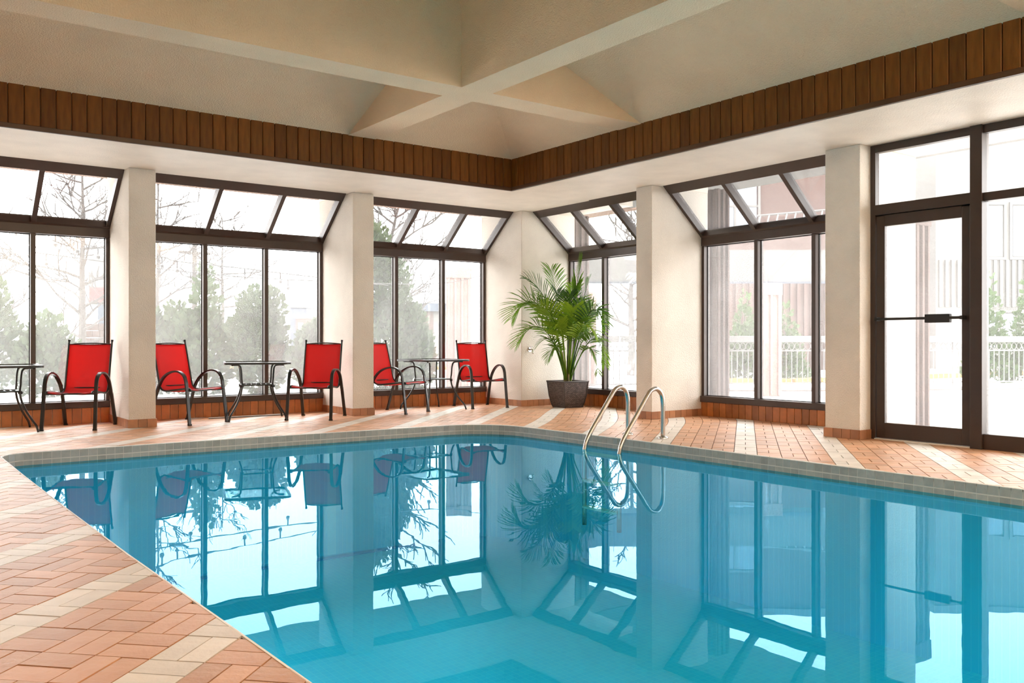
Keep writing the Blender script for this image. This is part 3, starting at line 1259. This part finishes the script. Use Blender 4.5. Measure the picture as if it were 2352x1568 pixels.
def frond(tip, mid, leaf_len, mat, base_off=(0, 0), twist=0.0, nleaf=25, spread=60, start=.36, narrow=1.0):
    """tip, mid: (lateral, toward the room, height above floor); a rachis with leaflets along both sides"""
    P0 = LAT * base_off[0] + TOW * base_off[1] + Vector((0, 0, .05))
    to = lambda t: LAT * t[0] + TOW * t[1] + Vector((0, 0, t[2] - .345))
    Pm, P2 = to(mid), to(tip)
    P1 = Pm * 2 - (P0 + P2) * .5
    path = [P0 * (1 - t) ** 2 + P1 * (2 * t * (1 - t)) + P2 * t * t for t in [k / 24 for k in range(25)]]
    mb = MB()
    mb.tube(path, [.0095 * (1 - .82 * k / 24) + .0006 for k in range(25)], 5)
    side0 = None
    for k in range(nleaf):
        t = start + (1 - start) * (k + .5) / nleaf
        f = t * 24
        i = min(23, int(f))
        p = path[i].lerp(path[i + 1], f - i)
        tg = (path[i + 1] - path[i]).normalized()
        up = Vector((0, 0, 1)) - tg * tg.z
        if up.length < .15:
            up = -TOW - tg * tg.dot(-TOW)
        up.normalize()
        sd = tg.cross(up)
        if twist:
            q = Matrix.Rotation(twist, 3, tg)
            sd = q @ sd
            up = q @ up
        s = (t - start) / (1 - start)
        ll = leaf_len * (.55 + .75 * math.sin(PI * min(1, s * .80 + .16))) * (1.0 if s < .8 else 1.0 - (s - .8) * 1.6)
        ang = math.radians(spread * (1.08 - .55 * s) * narrow)
        for sgn in (-1, 1):
            a = ang + rp.uniform(-.07, .07)
            dr = tg * math.cos(a) + sd * (sgn * math.sin(a)) + up * .16
            dr.normalize()
            l2 = ll * rp.uniform(.9, 1.08)
            w = .0088 * (1.15 - .3 * s)
            wd = dr.cross(up).normalized() * w
            m1 = p + dr * l2 * .45
            droop = Vector((0, 0, -1)) * l2 * .16
            m2 = p + dr * l2 * .8 + droop * .5
            e = p + dr * l2 + droop
            n0 = len(mb.v)
            for q in (p - wd * .35, p + wd * .35, m1 - wd, m1 + wd, m2 - wd * .7, m2 + wd * .7, e):
                mb.v.append(tuple(q))
            mb.f += [(n0, n0 + 1, n0 + 3, n0 + 2), (n0 + 2, n0 + 3, n0 + 5, n0 + 4), (n0 + 4, n0 + 5, n0 + 6)]
    # leaves that reach the pier or the glass rest against it
    for n0, (x, y, z) in enumerate(mb.v):
        if x + PX > XP - .02 and y + PY > YP - .012:
            y = YP - .012 - PY
        mb.v[n0] = (min(x, XW - .012 - PX), y, z)
    return mb.build('frond', M[mat], palm, fix=False)


frond((-.80, .10, 1.28), (-.43, .14, 1.42), .33, 'frond', (-.03, .02), twist=.5)
frond((-.74, .22, .90), (-.36, .22, 1.13), .30, 'frond', (-.04, .03), twist=.35)
frond((-.60, .12, 1.84), (-.27, .12, 1.42), .34, 'frond_dark', (-.02, 0), twist=.25)
frond((-.24, -.08, 2.00), (-.13, .02, 1.40), .34, 'frond', (-.01, -.02), twist=0)
frond((.20, .05, 2.11), (.09, .05, 1.45), .30, 'frond', (0, 0), narrow=.22, nleaf=26, start=.55)
frond((.30, .08, 1.83), (.17, .10, 1.30), .28, 'frond_dark', (.02, 0), twist=-.3)
frond((.52, .28, 1.16), (.28, .26, 1.33), .28, 'frond_dark', (.03, .01), twist=-.4)
frond((.50, .36, .62), (.33, .32, .98), .24, 'frond', (.04, .02), twist=-.3)
frond((.40, .42, .52), (.26, .34, .86), .20, 'frond', (.04, .03))
frond((.36, .52, 1.06), (.15, .36, 1.10), .30, 'frond_light', (.01, .03), twist=.3)
frond((-.48, .30, .84), (-.23, .26, .95), .20, 'frond', (-.04, .04))
frond((-.30, .34, .66), (-.16, .24, .86), .16, 'frond', (-.04, .04), nleaf=22)
frond((.34, .02, 1.58), (.18, .06, 1.18), .30, 'frond_dark', (.02, -.02), twist=-.5)
frond((.05, .42, 1.42), (.03, .24, 1.12), .27, 'frond_light', (0, .04))
frond((.22, .30, 1.46), (.12, .20, 1.12), .28, 'frond', (.02, .03), twist=-.2)
frond((-.16, .06, 1.66), (-.09, .10, 1.22), .30, 'frond_dark', (-.02, 0), twist=.2)
frond((.44, .30, .88), (.24, .24, 1.02), .22, 'frond', (.03, .02))
frond((-.40, .36, 1.42), (-.20, .24, 1.18), .27, 'frond_light', (-.02, .03), twist=.3)
frond((.12, .0, 1.75), (.05, .06, 1.24), .28, 'frond', (.01, -.02), twist=-.1)
frond((-.52, .20, 1.50), (-.24, .16, 1.24), .29, 'frond', (-.03, .01), twist=.35)
frond((.02, .20, 1.62), (.0, .12, 1.16), .27, 'frond_dark', (0, .01), twist=.1)
frond((.10, .48, 1.20), (.05, .30, 1.08), .25, 'frond', (.01, .04), twist=-.2)
frond((-.20, .44, 1.16), (-.10, .28, 1.06), .24, 'frond_light', (-.02, .04), twist=.3)
frond((.40, .12, 1.34), (.22, .14, 1.16), .27, 'frond', (.03, .0), twist=-.5)
for k in range(9):
    a = k * 2.4
    r = .02 + .045 * (k / 9)
    c, s = math.cos(a), math.sin(a)
    MB().tube([(r * c, r * s, -.02), (r * c * 1.1, r * s * 1.1, .14), (r * c * 1.7, r * s * 1.7, .34 + .02 * k)], [.019, .016, .007], 7).build('stem', M['stem'], palm, smooth=True)

# small metal tap on the corner pier beside the palm
tap = empty('wall_tap', (7.93, YP, .83))
MB().tube([(0, -.001, 0), (0, -.008, 0)], .035, 12).build('wall_plate', M['chrome'], tap, smooth=False)
MB().tube(smooth_path([(0, -.006, 0), (0, -.05, .004), (0, -.075, -.02), (0, -.08, -.06)], 4), .011, 8).build('spout', M['chrome'], tap, smooth=True)
MB().tube([(0, -.04, .005), (0, -.04, .04)], .007, 8).build('valve_stem', M['chrome'], tap)
MB().tube([(-.03, -.04, .042), (.03, -.04, .042)], .008, 8).build('handle', M['chrome'], tap)
tag(tap, 'small metal tap on the beige corner pier beside the palm', 'tap')

# ------------------------------------------------------------------ pool ladder
lad = empty('pool_ladder', (6.2, 6.33, 0))
for yy, xo in ((.225, 0.0), (-.235, .03)):
    X0 = -6.2
    pts = [(6.325 + xo, yy, .004), (6.325 + xo, yy, .20), (6.322 + xo, yy, .36), (6.295 + xo, yy, .445), (6.235 + xo, yy, .487), (6.165 + xo, yy, .475), (6.11 + xo, yy, .425),
           (5.98 + xo, yy, .26), (5.84 + xo, yy, .085), (5.775 + xo, yy, -.01), (5.745 + xo, yy, -.09), (5.738 + xo, yy, -.20), (5.738 + xo, yy, -.85)]
    MB().tube(smooth_path([(x + X0, y, z) for x, y, z in pts], 5), .0225, 14).build('handrail', M['chrome'], lad, smooth=True)
    MB().tube([(6.325 + xo + X0, yy, .0012), (6.325 + xo + X0, yy, .010), (6.325 + xo + X0, yy, .022)], [.058, .056, .030], 18).build('floor_flange', M['chrome'], lad, smooth=False)
for z in (-.135, -.40, -.66):
    bevel(MB().box((-.505, -.225, z - .02), (-.405, .215, z)).build('step', M['tile_lip'], lad), .004)
tag(lad, 'polished steel pool ladder with two curved handrails at the right edge', 'ladder')

# low pale strip lying on the floor behind the middle table
st = empty('floor_strip', (3.95, 10.93, 0))
bevel(MB().box((-.50, -.022, .0012), (.50, .022, .014)).build('strip_bar', M['white_bar'], st), .003)
MB().box((-.50, -.030, .0012), (.50, -.022, .009)).build('strip_edge', M['gasket'], st)
tag(st, 'long pale metal strip lying on the floor under the middle table', 'strip')

#@@OUTDOOR@@
# ------------------------------------------------------------------ outdoors: ground, eaves, columns
tag(MB().box((-60, 11.36, -.30), (80, 110, -.055)).build('ground', M['patio']), kind='structure')
tag(MB().box((8.84, -60, -.31), (80, 11.355, -.056)).build('ground', M['patio']), kind='structure')


def strip(name, pts, w, z0, z1, mat, lab=None, cat=None):
    """flat band along a polyline"""
    P = [Vector(p) for p in pts]
    mb = MB()
    for a, b in zip(P[:-1], P[1:]):
        d = (b - a).normalized()
        nn = Vector((-d.y, d.x)) * (w / 2)
        mb.prism([(a.x - nn.x, a.y - nn.y), (b.x - nn.x, b.y - nn.y), (b.x + nn.x, b.y + nn.y), (a.x + nn.x, a.y + nn.y)], z0, z1)
    o = mb.build(name, M[mat])
    if lab:
        tag(o, lab, cat)
    else:
        tag(o, kind='structure')
    return o


strip('lawn', [(-2.5, 44.5), (20, 29.5)], 8, -.1, -.02, 'grass')
strip('road', [(-6, 34.5), (18, 19.5)], 5.2, -.1, -.045, 'road')
strip('kerb', [(.29, 38.6), (18.13, 25.8)], .35, -.1, .06, 'curb_yellow')
strip('kerb', [(18.0, 17.4), (16.13, 14.4), (17.75, 12.9), (27.6, 12.2), (32, 11.3)], .30, -.1, .07, 'curb_yellow')
strip('gravel_bed', [(12.9, 13.0), (16.4, 10.6), (22.4, 7.6)], .9, -.1, -.03, 'gravel')

# brown eaves over the windows
e = MB()
e.box((XL, YP + .22, 3.13), (10.4, 12.75, 3.36))
tag(e.build('eave', M['eave']), 'deep brown roof eave hanging over the left row of windows', 'eave')
e = MB()
e.box((XP + .22, YB, 3.14), (10.2, YP + .2, 3.36))
tag(e.build('eave', M['white_panel']), 'pale roof eave hanging over the right row of windows', 'eave')
br = empty('eave_bracket', (2.60, 11.62, 0))
MB().box((-.045, -.05, 2.70), (.045, .05, 3.13)).build('hanger_post', M['eave'], br)
MB().box((-.06, -.11, 2.38), (.06, .11, 2.74)).build('rough_block', M['rough_brown'], br)
tag(br, 'brown bracket block hanging from the eave outside the leftmost sloping panes', 'bracket')


def ribbed_column(x, y, w, z1, rz, lab, mat='block', ribs=4, capm=True):
    """column of split-faced ribbed block: core, vertical ribs on all faces, plain cap and foot course"""
    o = empty('ribbed_column', (x, y, -.06), rz)
    H = z1 + .06
    MB().box((-w / 2 + .02, -w / 2 + .02, 0), (w / 2 - .02, w / 2 - .02, H)).build('core', M[mat], o)
    top = H - (.22 if capm else 0)
    rw = w / (ribs * 2 - 1)
    k = 0
    for f in range(4):
        c, s = math.cos(f * PI / 2), math.sin(f * PI / 2)
        for r in range(ribs):
            u0 = -w / 2 + r * 2 * rw
            q = [(u0, -w / 2 + .025), (u0 + rw, -w / 2 + .025), (u0 + rw * .8, -w / 2 - .012), (u0 + rw * .2, -w / 2 - .012)]
            MB().prism([(a * c - b * s, a * s + b * c) for a, b in q][::-1], .02, top).build('rib', M[mat], o)
    if capm:
        bevel(MB().box((-w / 2 - .02, -w / 2 - .02, top), (w / 2 + .02, w / 2 + .02, H)).build('cap', M[mat], o), .01)
    return tag(o, lab, 'column')


ribbed_column(10.27, 15.79, .50, 2.50, -.55, 'ribbed pink block column outside the corner bay of the left windows')
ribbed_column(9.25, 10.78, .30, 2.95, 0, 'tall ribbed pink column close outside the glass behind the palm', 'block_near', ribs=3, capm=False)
ribbed_column(13.24, 15.09, .42, 2.06, -.62, 'ribbed pink column under the pale canopy, seen past the palm')
ribbed_column(13.55, 10.32, .36, 2.02, -.62, 'plain pink column under the canopy, middle of the widest right window', ribs=3)
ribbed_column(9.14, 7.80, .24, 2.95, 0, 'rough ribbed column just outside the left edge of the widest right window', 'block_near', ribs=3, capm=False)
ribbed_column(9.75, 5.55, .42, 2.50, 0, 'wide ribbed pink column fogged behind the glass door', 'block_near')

can = empty('walkway_canopy', (12.9, 10.98, 0), math.atan2(-3.25, 4.4))
MB().box((-2.6, .0, 2.06), (2.9, .12, 2.66)).build('fascia_panel', M['white_panel'], can)
MB().box((-2.6, .12, 2.30), (2.9, 1.9, 2.52)).build('canopy_slab', M['white_panel'], can)
MB().box((-2.6, -.02, 2.03), (2.9, .0, 2.07)).build('drip_edge', M['grey_panel'], can)
tag(can, 'long white flat walkway canopy beyond the right windows', 'canopy')

# railing with a row of rings
A_, B_ = Vector((12.2, 14.02)), Vector((22.3, 8.72))
fl = (B_ - A_).length
fen = empty('railing', (A_.x, A_.y, 0), math.atan2(B_.y - A_.y, B_.x - A_.x))
bevel(MB().box((0, -.05, .93), (fl, .05, 1.07)).build('top_rail', M['rail_white'], fen), .01)
MB().box((0, -.015, .735), (fl, .015, .765)).build('ring_rail', M['rail_white'], fen)
MB().box((0, -.015, .03), (fl, .015, .06)).build('bottom_rail', M['rail_white'], fen)
nb = int(fl / .125)
bar = MB().box((-.008, -.008, .05), (.008, .008, .74)).mesh('bar', M['rail_white'])
rg = MB()
rg.tube([(.058 * math.cos(2 * PI * k / 12), 0, .845 + .075 * math.sin(2 * PI * k / 12)) for k in range(13)], .009, 5, cap=False)
ring = rg.mesh('ring', M['rail_white'])
for k in range(nb):
    for nm, me in (('bar', bar), ('ring', ring)):
        o = bpy.data.objects.new(nm, me)
        COL.objects.link(o)
        o.location = (.06 + k * .125, 0, 0)
        o.parent = fen
for k in range(5):
    MB().box((k * fl / 4 - .03, -.03, -.06), (k * fl / 4 + .03, .03, .95)).build('post', M['rail_white'], fen)
tag(fen, 'long pale railing with a row of rings beyond the right windows', 'railing')


# ------------------------------------------------------------------ outdoors: plants
def foliage(name, blobs, mat, parent, count, size, seed, lean=0.0):
    """leaf tufts scattered through ellipsoids (cx, cy, cz, rx, ry, rz)"""
    r = random.Random(seed)
    mb = MB()
    vol = [b[3] * b[4] * b[5] for b in blobs]
    tot = sum(vol)
    for b, vv in zip(blobs, vol):
        for _ in range(int(count * vv / tot)):
            while True:
                x, y, z = r.uniform(-1, 1), r.uniform(-1, 1), r.uniform(-1, 1)
                q = x * x + y * y + z * z
                if .18 < q <= 1:
                    break
            c = Vector((b[0] + x * b[3], b[1] + y * b[4], b[2] + z * b[5]))
            d = Vector((x, y, z + .8 + r.uniform(-.3, .3))).normalized()
            d += Vector((r.uniform(-.5, .5), r.uniform(-.5, .5), r.uniform(-.3, .3)))
            d.normalize()
            w = d.orthogonal().normalized()
            w = Matrix.Rotation(r.uniform(0, 6.28), 3, d) @ w
            s = size * r.uniform(.6, 1.4)
            w *= s * .38
            n0 = len(mb.v)
            for p in (c, c + d * s * .5 + w, c + d * s, c + d * s * .5 - w):
                mb.v.append(tuple(p))
            mb.f.append((n0, n0 + 1, n0 + 2, n0 + 3))
    return mb.build(name, M[mat], parent, fix=False)


def bush(x, y, blobs, lab, mat='juniper', count=2600, size=.13, seed=1, name='juniper_bush', trunk=.5):
    o = empty(name, (x, y, -.055))
    MB().tube([(0, 0, 0), (.02, .01, trunk)], [.07, .04], 6).build('trunk', M['bark'], o)
    foliage('foliage', blobs, mat, o, count, size, seed)
    return tag(o, lab, 'bush', 'evergreen bushes outside')


bush(1.75, 18.5, [(0, 0, .9, .75, .7, .9), (.1, 0, 1.6, .42, .4, .62), (-.35, 0, 1.1, .6, .5, .8)], 'tall juniper filling the leftmost window pane', seed=1)
bush(2.72, 17.9, [(0, 0, .55, .55, .5, .6), (.02, 0, 1.1, .28, .28, .42), (.22, .0, .85, .30, .3, .35)], 'low pointed juniper behind the left glass table and the leftmost red chair', count=1800, seed=2)
bush(5.30, 17.2, [(0, 0, .75, .62, .6, .85), (.08, 0, 1.65, .24, .24, .85), (-.3, .2, 1.0, .4, .4, .6)], 'tall spired juniper outside the middle panes of the second window', seed=3, count=3000)
bush(6.25, 16.6, [(0, 0, .85, .52, .5, .85), (-.12, 0, 1.65, .30, .3, .38), (.22, 0, 1.72, .22, .25, .30), (-.3, 0, 1.15, .3, .3, .4)], 'round-headed juniper to the right of the spired one', seed=4, count=2800)
bush(4.60, 17.7, [(0, 0, .7, .7, .5, .75), (-.2, 0, 1.25, .35, .35, .4), (.35, 0, 1.3, .3, .3, .45)], 'broad juniper behind the red chair behind the leftmost pillar', seed=5, count=2600)
bush(6.72, 15.7, [(0, 0, .62, .22, .25, .40), (.14, 0, 1.0, .20, .22, .28), (.26, 0, 1.2, .13, .15, .18)], 'leaning juniper branch above the middle table, right-hand pane', seed=6, count=900)
bush(8.55, 15.9, [(0, 0, .9, .62, .6, .95), (0, 0, 2.0, .50, .5, .9), (-.3, .1, 2.6, .55, .5, .8)], 'big dense evergreen outside the left panes of the third window', seed=7, count=5200)
bush(9.15, 15.6, [(0, 0, .65, .34, .3, .65), (-.1, 0, 1.3, .25, .25, .45)], 'dark narrow shrub beside the big evergreen in the third window', seed=8, count=1300)


def cone_bush(x, y, h, r, lab, seed):
    blobs = [(0, 0, h * (.12 + .2 * k), r * (1 - .19 * k), r * (1 - .19 * k), h * .17) for k in range(5)]
    o = empty('conifer_shrub', (x, y, -.05))
    MB().tube([(0, 0, 0), (0, 0, h * .8)], [.05, .015], 6).build('trunk', M['bark'], o)
    foliage('foliage', blobs, 'conifer', o, 1500, .12, seed)
    return tag(o, lab, 'shrub', 'cone shaped conifers beyond the railing')


cone_bush(17.74, 14.24, 2.10, .50, 'pointed green conifer in the left pane of the widest right window', 21)
cone_bush(16.75, 14.35, 1.75, .40, 'pointed conifer half hidden by the rough column edge', 22)
cone_bush(19.25, 14.15, 1.85, .62, 'rounder green conifer right of the plain pink column', 23)
cone_bush(22.50, 10.58, 2.55, .62, 'tall pointed conifer beside the door post in the side light', 24)
cone_bush(23.35, 10.02, 2.40, .60, 'pointed conifer at the right edge of the side light', 25)


def bare_tree(x, y, h, r0, lab, seed, levels=3, lean=(0, 0), nb=16, first=.25):
    o = empty('bare_tree', (x, y, -.05))
    r = random.Random(seed)
    tr = [Vector((lean[0] * t * t * h, lean[1] * t * t * h, h * t)) + Vector((r.uniform(-.03, .03), r.uniform(-.03, .03), 0)) for t in [k / 8 for k in range(9)]]
    MB().tube(tr, [r0 * (1 - .85 * k / 8) for k in range(9)], 7).build('trunk', M['bark'], o)
    mb = MB()

    def grow(p, d, L, rad, lv):
        pts = [p]
        q = p.copy()
        dd = d.copy()
        for k in range(4):
            dd = (dd + Vector((r.uniform(-.22, .22), r.uniform(-.22, .22), r.uniform(-.10, .22)))).normalized()
            q = q + dd * (L / 4)
            pts.append(q.copy())
        mb.tube(pts, [rad * (1 - .2 * k) + .008 for k in range(5)], 4, cap=False)
        if lv > 0:
            for _ in range(4):
                i = r.randint(1, 4)
                b = (dd + Vector((r.uniform(-.9, .9), r.uniform(-.9, .9), r.uniform(-.4, .5)))).normalized()
                grow(pts[i], b, L * r.uniform(.4, .65), rad * .5, lv - 1)

    for k in range(nb):
        t = first + (1 - first) * k / nb
        i = min(7, int(t * 8))
        p = tr[i].lerp(tr[i + 1], t * 8 - i)
        a = k * 2.399 + r.uniform(-.3, .3)
        L = h * .34 * (1.15 - .75 * t)
        grow(p, Vector((math.cos(a), math.sin(a), r.uniform(.05, .6))).normalized(), L, r0 * .34 * (1.1 - .6 * t), levels - 1)
    mb.build('branches', M['bark'], o, fix=False)
    return tag(o, lab, 'tree', 'leafless trees outside')


bare_tree(6.12, 32.8, 7.4, .15, 'tall bare tree with level branches seen above the leftmost red chair', 31, nb=26, first=.12)
bare_tree(7.62, 29.2, 6.6, .10, 'thin bare tree just right of the leftmost pillar', 32, nb=18)
bare_tree(10.6, 32.0, 5.6, .09, 'slender bare tree behind the spired juniper', 33, nb=14, first=.4)
bare_tree(2.4, 30.5, 5.2, .12, 'bare tree at the left edge of the first window', 34, nb=18)
bare_tree(9.95, 18.9, 4.6, .12, 'twiggy bare tree rising behind the big evergreen in the third window', 35, nb=22, lean=(.12, -.05))
bare_tree(18.3, 18.8, 4.9, .12, 'bare tree above the fence in the window behind the palm', 36, nb=18)

# ------------------------------------------------------------------ outdoors: street furniture and buildings
pole = empty('utility_pole', (12.23, 40.7, 0))
MB().tube([(0, 0, -.05), (0, 0, 5.6)], [.13, .10], 10).build('shaft', M['bark'], pole)
MB().box((-.7, -.06, 4.9), (.7, .06, 5.02)).build('crossarm', M['bark'], pole)
tag(pole, 'grey wooden utility pole beyond the junipers in the second window', 'pole')

sg = empty('roadside_sign', (7.95, 38.9, 0), -.62)
bevel(MB().box((-.50, -.12, 2.45), (.85, .12, 4.40)).build('sign_box', M['sign_white'], sg), .10, 3)
MB().box((-.42, -.135, 2.52), (.77, -.121, 3.15)).build('red_panel', M['sign_red'], sg)
MB().box((-.1, -.1, 1.2), (.1, .1, 2.5)).build('sign_post', M['grey_panel'], sg)
for r_ in range(6):
    for c_ in range(5):
        MB().box((-.6 + c_ * .30 + (.0 if r_ % 2 else .06), -.25, -.05 + r_ * .29), (-.6 + c_ * .30 + .285 + (.0 if r_ % 2 else .06), .25, -.05 + r_ * .29 + .275)).build('block', M['red_brick'], sg)
tag(sg, 'white rounded roadside sign with a red lower panel behind the leftmost red chair', 'sign')


def building(name, loc, rz, w, d, h, wall, lab, wins=(), extra=None):
    """front face on local y = 0, facing -y"""
    o = empty(name, loc, rz)
    MB().box((0, 0, -.06), (w, d, h)).build('wall', M[wall], o)
    MB().box((-.1, -.12, h), (w + .1, d + .1, h + .25)).build('roof_edge', M['white_panel'], o)
    for (x0, z0, x1, z1, nx, nz) in wins:
        f = MB()
        fw_ = .09
        f.box((x0 - fw_, -.06, z0 - fw_), (x1 + fw_, 0, z0)).box((x0 - fw_, -.06, z1), (x1 + fw_, 0, z1 + fw_))
        f.box((x0 - fw_, -.06, z0), (x0, 0, z1)).box((x1, -.06, z0), (x1 + fw_, 0, z1))
        for k in range(1, nx):
            xx = x0 + (x1 - x0) * k / nx
            f.box((xx - .04, -.05, z0), (xx + .04, 0, z1))
        for k in range(1, nz):
            zz = z0 + (z1 - z0) * k / nz
            f.box((x0, -.045, zz - .04), (x1, 0, zz + .04))
        wf = f.build('window_frame', M['sign_white'], o)
        for a in range(nx):
            for b in range(nz):
                MB().box((x0 + (x1 - x0) * a / nx + .04, -.02, z0 + (z1 - z0) * b / nz + .04), (x0 + (x1 - x0) * (a + 1) / nx - .04, -.005, z0 + (z1 - z0) * (b + 1) / nz - .04)).build('pane', M['dark_glass'], wf)
    if extra:
        extra(o)
    return tag(o, lab, 'building')


RZ = -math.radians(36.5)


def ribs(x0, x1, z0, z1, step, mat):
    def fn(o):
        k = 0
        x = x0
        while x < x1:
            MB().box((x, -.07, z0), (x + step * .5, 0, z1)).build('wall_rib', M[mat], o)
            x += step
    return fn


building('brick_building', (23.1, 21.5, 0), RZ, 6.5, 5, 8.2, 'red_brick', 'pink brick building with a gridded window above the canopy',
         wins=[(1.25, 4.55, 2.85, 6.85, 2, 2)], extra=ribs(1.1, 6.4, .0, 3.2, .24, 'red_brick'))
building('panelled_building', (31.4, 16.6, 0), RZ, 9.0, 5, 8.4, 'white_panel', 'white corrugated building behind the side light beside the door',
         wins=[(1.75, 4.0, 2.45, 5.9, 1, 1), (2.75, 4.0, 4.0, 5.9, 2, 1), (1.75, .7, 2.2, 2.0, 1, 1), (2.4, .7, 2.9, 2.0, 1, 1)], extra=ribs(0.1, 8.9, 2.2, 3.9, .22, 'white_panel'))
building('low_building', (22.1, 38.4, 0), RZ, 1.15, 4, 2.45, 'red_brick', 'low pink building behind the corner glass table', wins=[],
         extra=lambda o: (MB().box((-.15, -.3, 2.45), (2.6, 0, 2.85)).build('fascia_band', M['grey_panel'], o), MB().box((1.15, .02, -.06), (2.4, 3, 2.45)).build('white_wing', M['white_panel'], o)))
building('far_building', (21.6, 52.4, 0), RZ, 1.0, 3, 3.05, 'grey_panel', 'small grey-blue building far off above the red chair facing the pool', wins=[],
         extra=lambda o: (MB().box((.6, -1.0, -.06), (1.9, -.05, 2.35)).build('red_wing', M['red_brick'], o), MB().box((.55, -1.1, 2.35), (1.95, 0, 2.6)).build('wing_roof', M['white_panel'], o), MB().box((.75, -1.04, 1.2), (1.05, -1.0, 2.1)).build('wing_window', M['dark_glass'], o)))

building('distant_building', (29.6, 26.9, 0), RZ, 2.4, 3, 3.5, 'grey_panel', 'pale blue-grey building far beyond the railing, right pane of the corner window',
         wins=[(.4, 1.6, 1.0, 2.6, 1, 1), (1.4, 1.6, 2.0, 2.6, 1, 1)])

aw = empty('lattice_awning', (19.2, 15.0, 0), math.atan2(-1.15, 1.55))
for k in range(9):
    MB().hexa([(k * .24, 0, 3.98 + k * .02), (k * .24 + .04, 0, 3.98 + k * .02), (k * .24 + .04, 0, 4.02 + k * .02), (k * .24, 0, 4.02 + k * .02)],
              [(k * .24 + .22, .5, 4.34 + k * .02), (k * .24 + .26, .5, 4.34 + k * .02), (k * .24 + .26, .5, 4.38 + k * .02), (k * .24 + .22, .5, 4.38 + k * .02)]).build('rafter_bar', M['sign_white'], aw)
MB().tube([(-.05, 0, 4.0), (2.1, 0, 4.18)], .035, 6).build('front_rail', M['sign_white'], aw)
MB().tube([(.15, .5, 4.36), (2.3, .5, 4.54)], .035, 6).build('back_rail', M['sign_white'], aw)
for xx in (0.05, 2.0):
    MB().tube([(xx, .25, -.05), (xx, .25, 4.2)], .05, 8).build('awning_post', M['sign_white'], aw)
tag(aw, 'white lattice awning in front of the pink brick building', 'awning')


# festoon lights strung outside the left windows
def festoon(y, pts, ends, lab):
    o = empty('string_light', (0, y, 0))
    nodes = [ends[0]] + [(x, z + .14) for x, z in pts] + [ends[1]]
    MB().tube(smooth_path([(x, 0, z) for x, z in nodes], 4), .009, 5).build('cable', M['cable'], o)
    for x, z in pts:
        s = MB().tube([(x, 0, z + .14), (x, 0, z + .03)], .013, 6).build('socket', M['cable'], o)
        MB().tube([(x, 0, z + .035), (x, 0, z + .01), (x, 0, z - .02), (x, 0, z - .035)], [.014, .034, .031, .008], 8).build('bulb', M['bulb'], s)
    return tag(o, lab, 'string light')


festoon(14.0, [(1.764, 2.321), (2.255, 2.329), (2.544, 2.253), (2.817, 2.187), (3.718, 2.099), (3.944, 2.043), (5.0, 1.985), (5.6, 1.94)],
        ((0, 2.75), (7.6, 1.95)), 'upper string of small bulbs hanging outside the left windows')
festoon(14.6, [(1.762, 2.141), (2.23, 2.103), (4.324, 1.931), (5.977, 1.88), (8.814, 1.913)],
        ((0, 2.4), (10.2, 2.3)), 'lower string of small bulbs hanging outside the left windows')
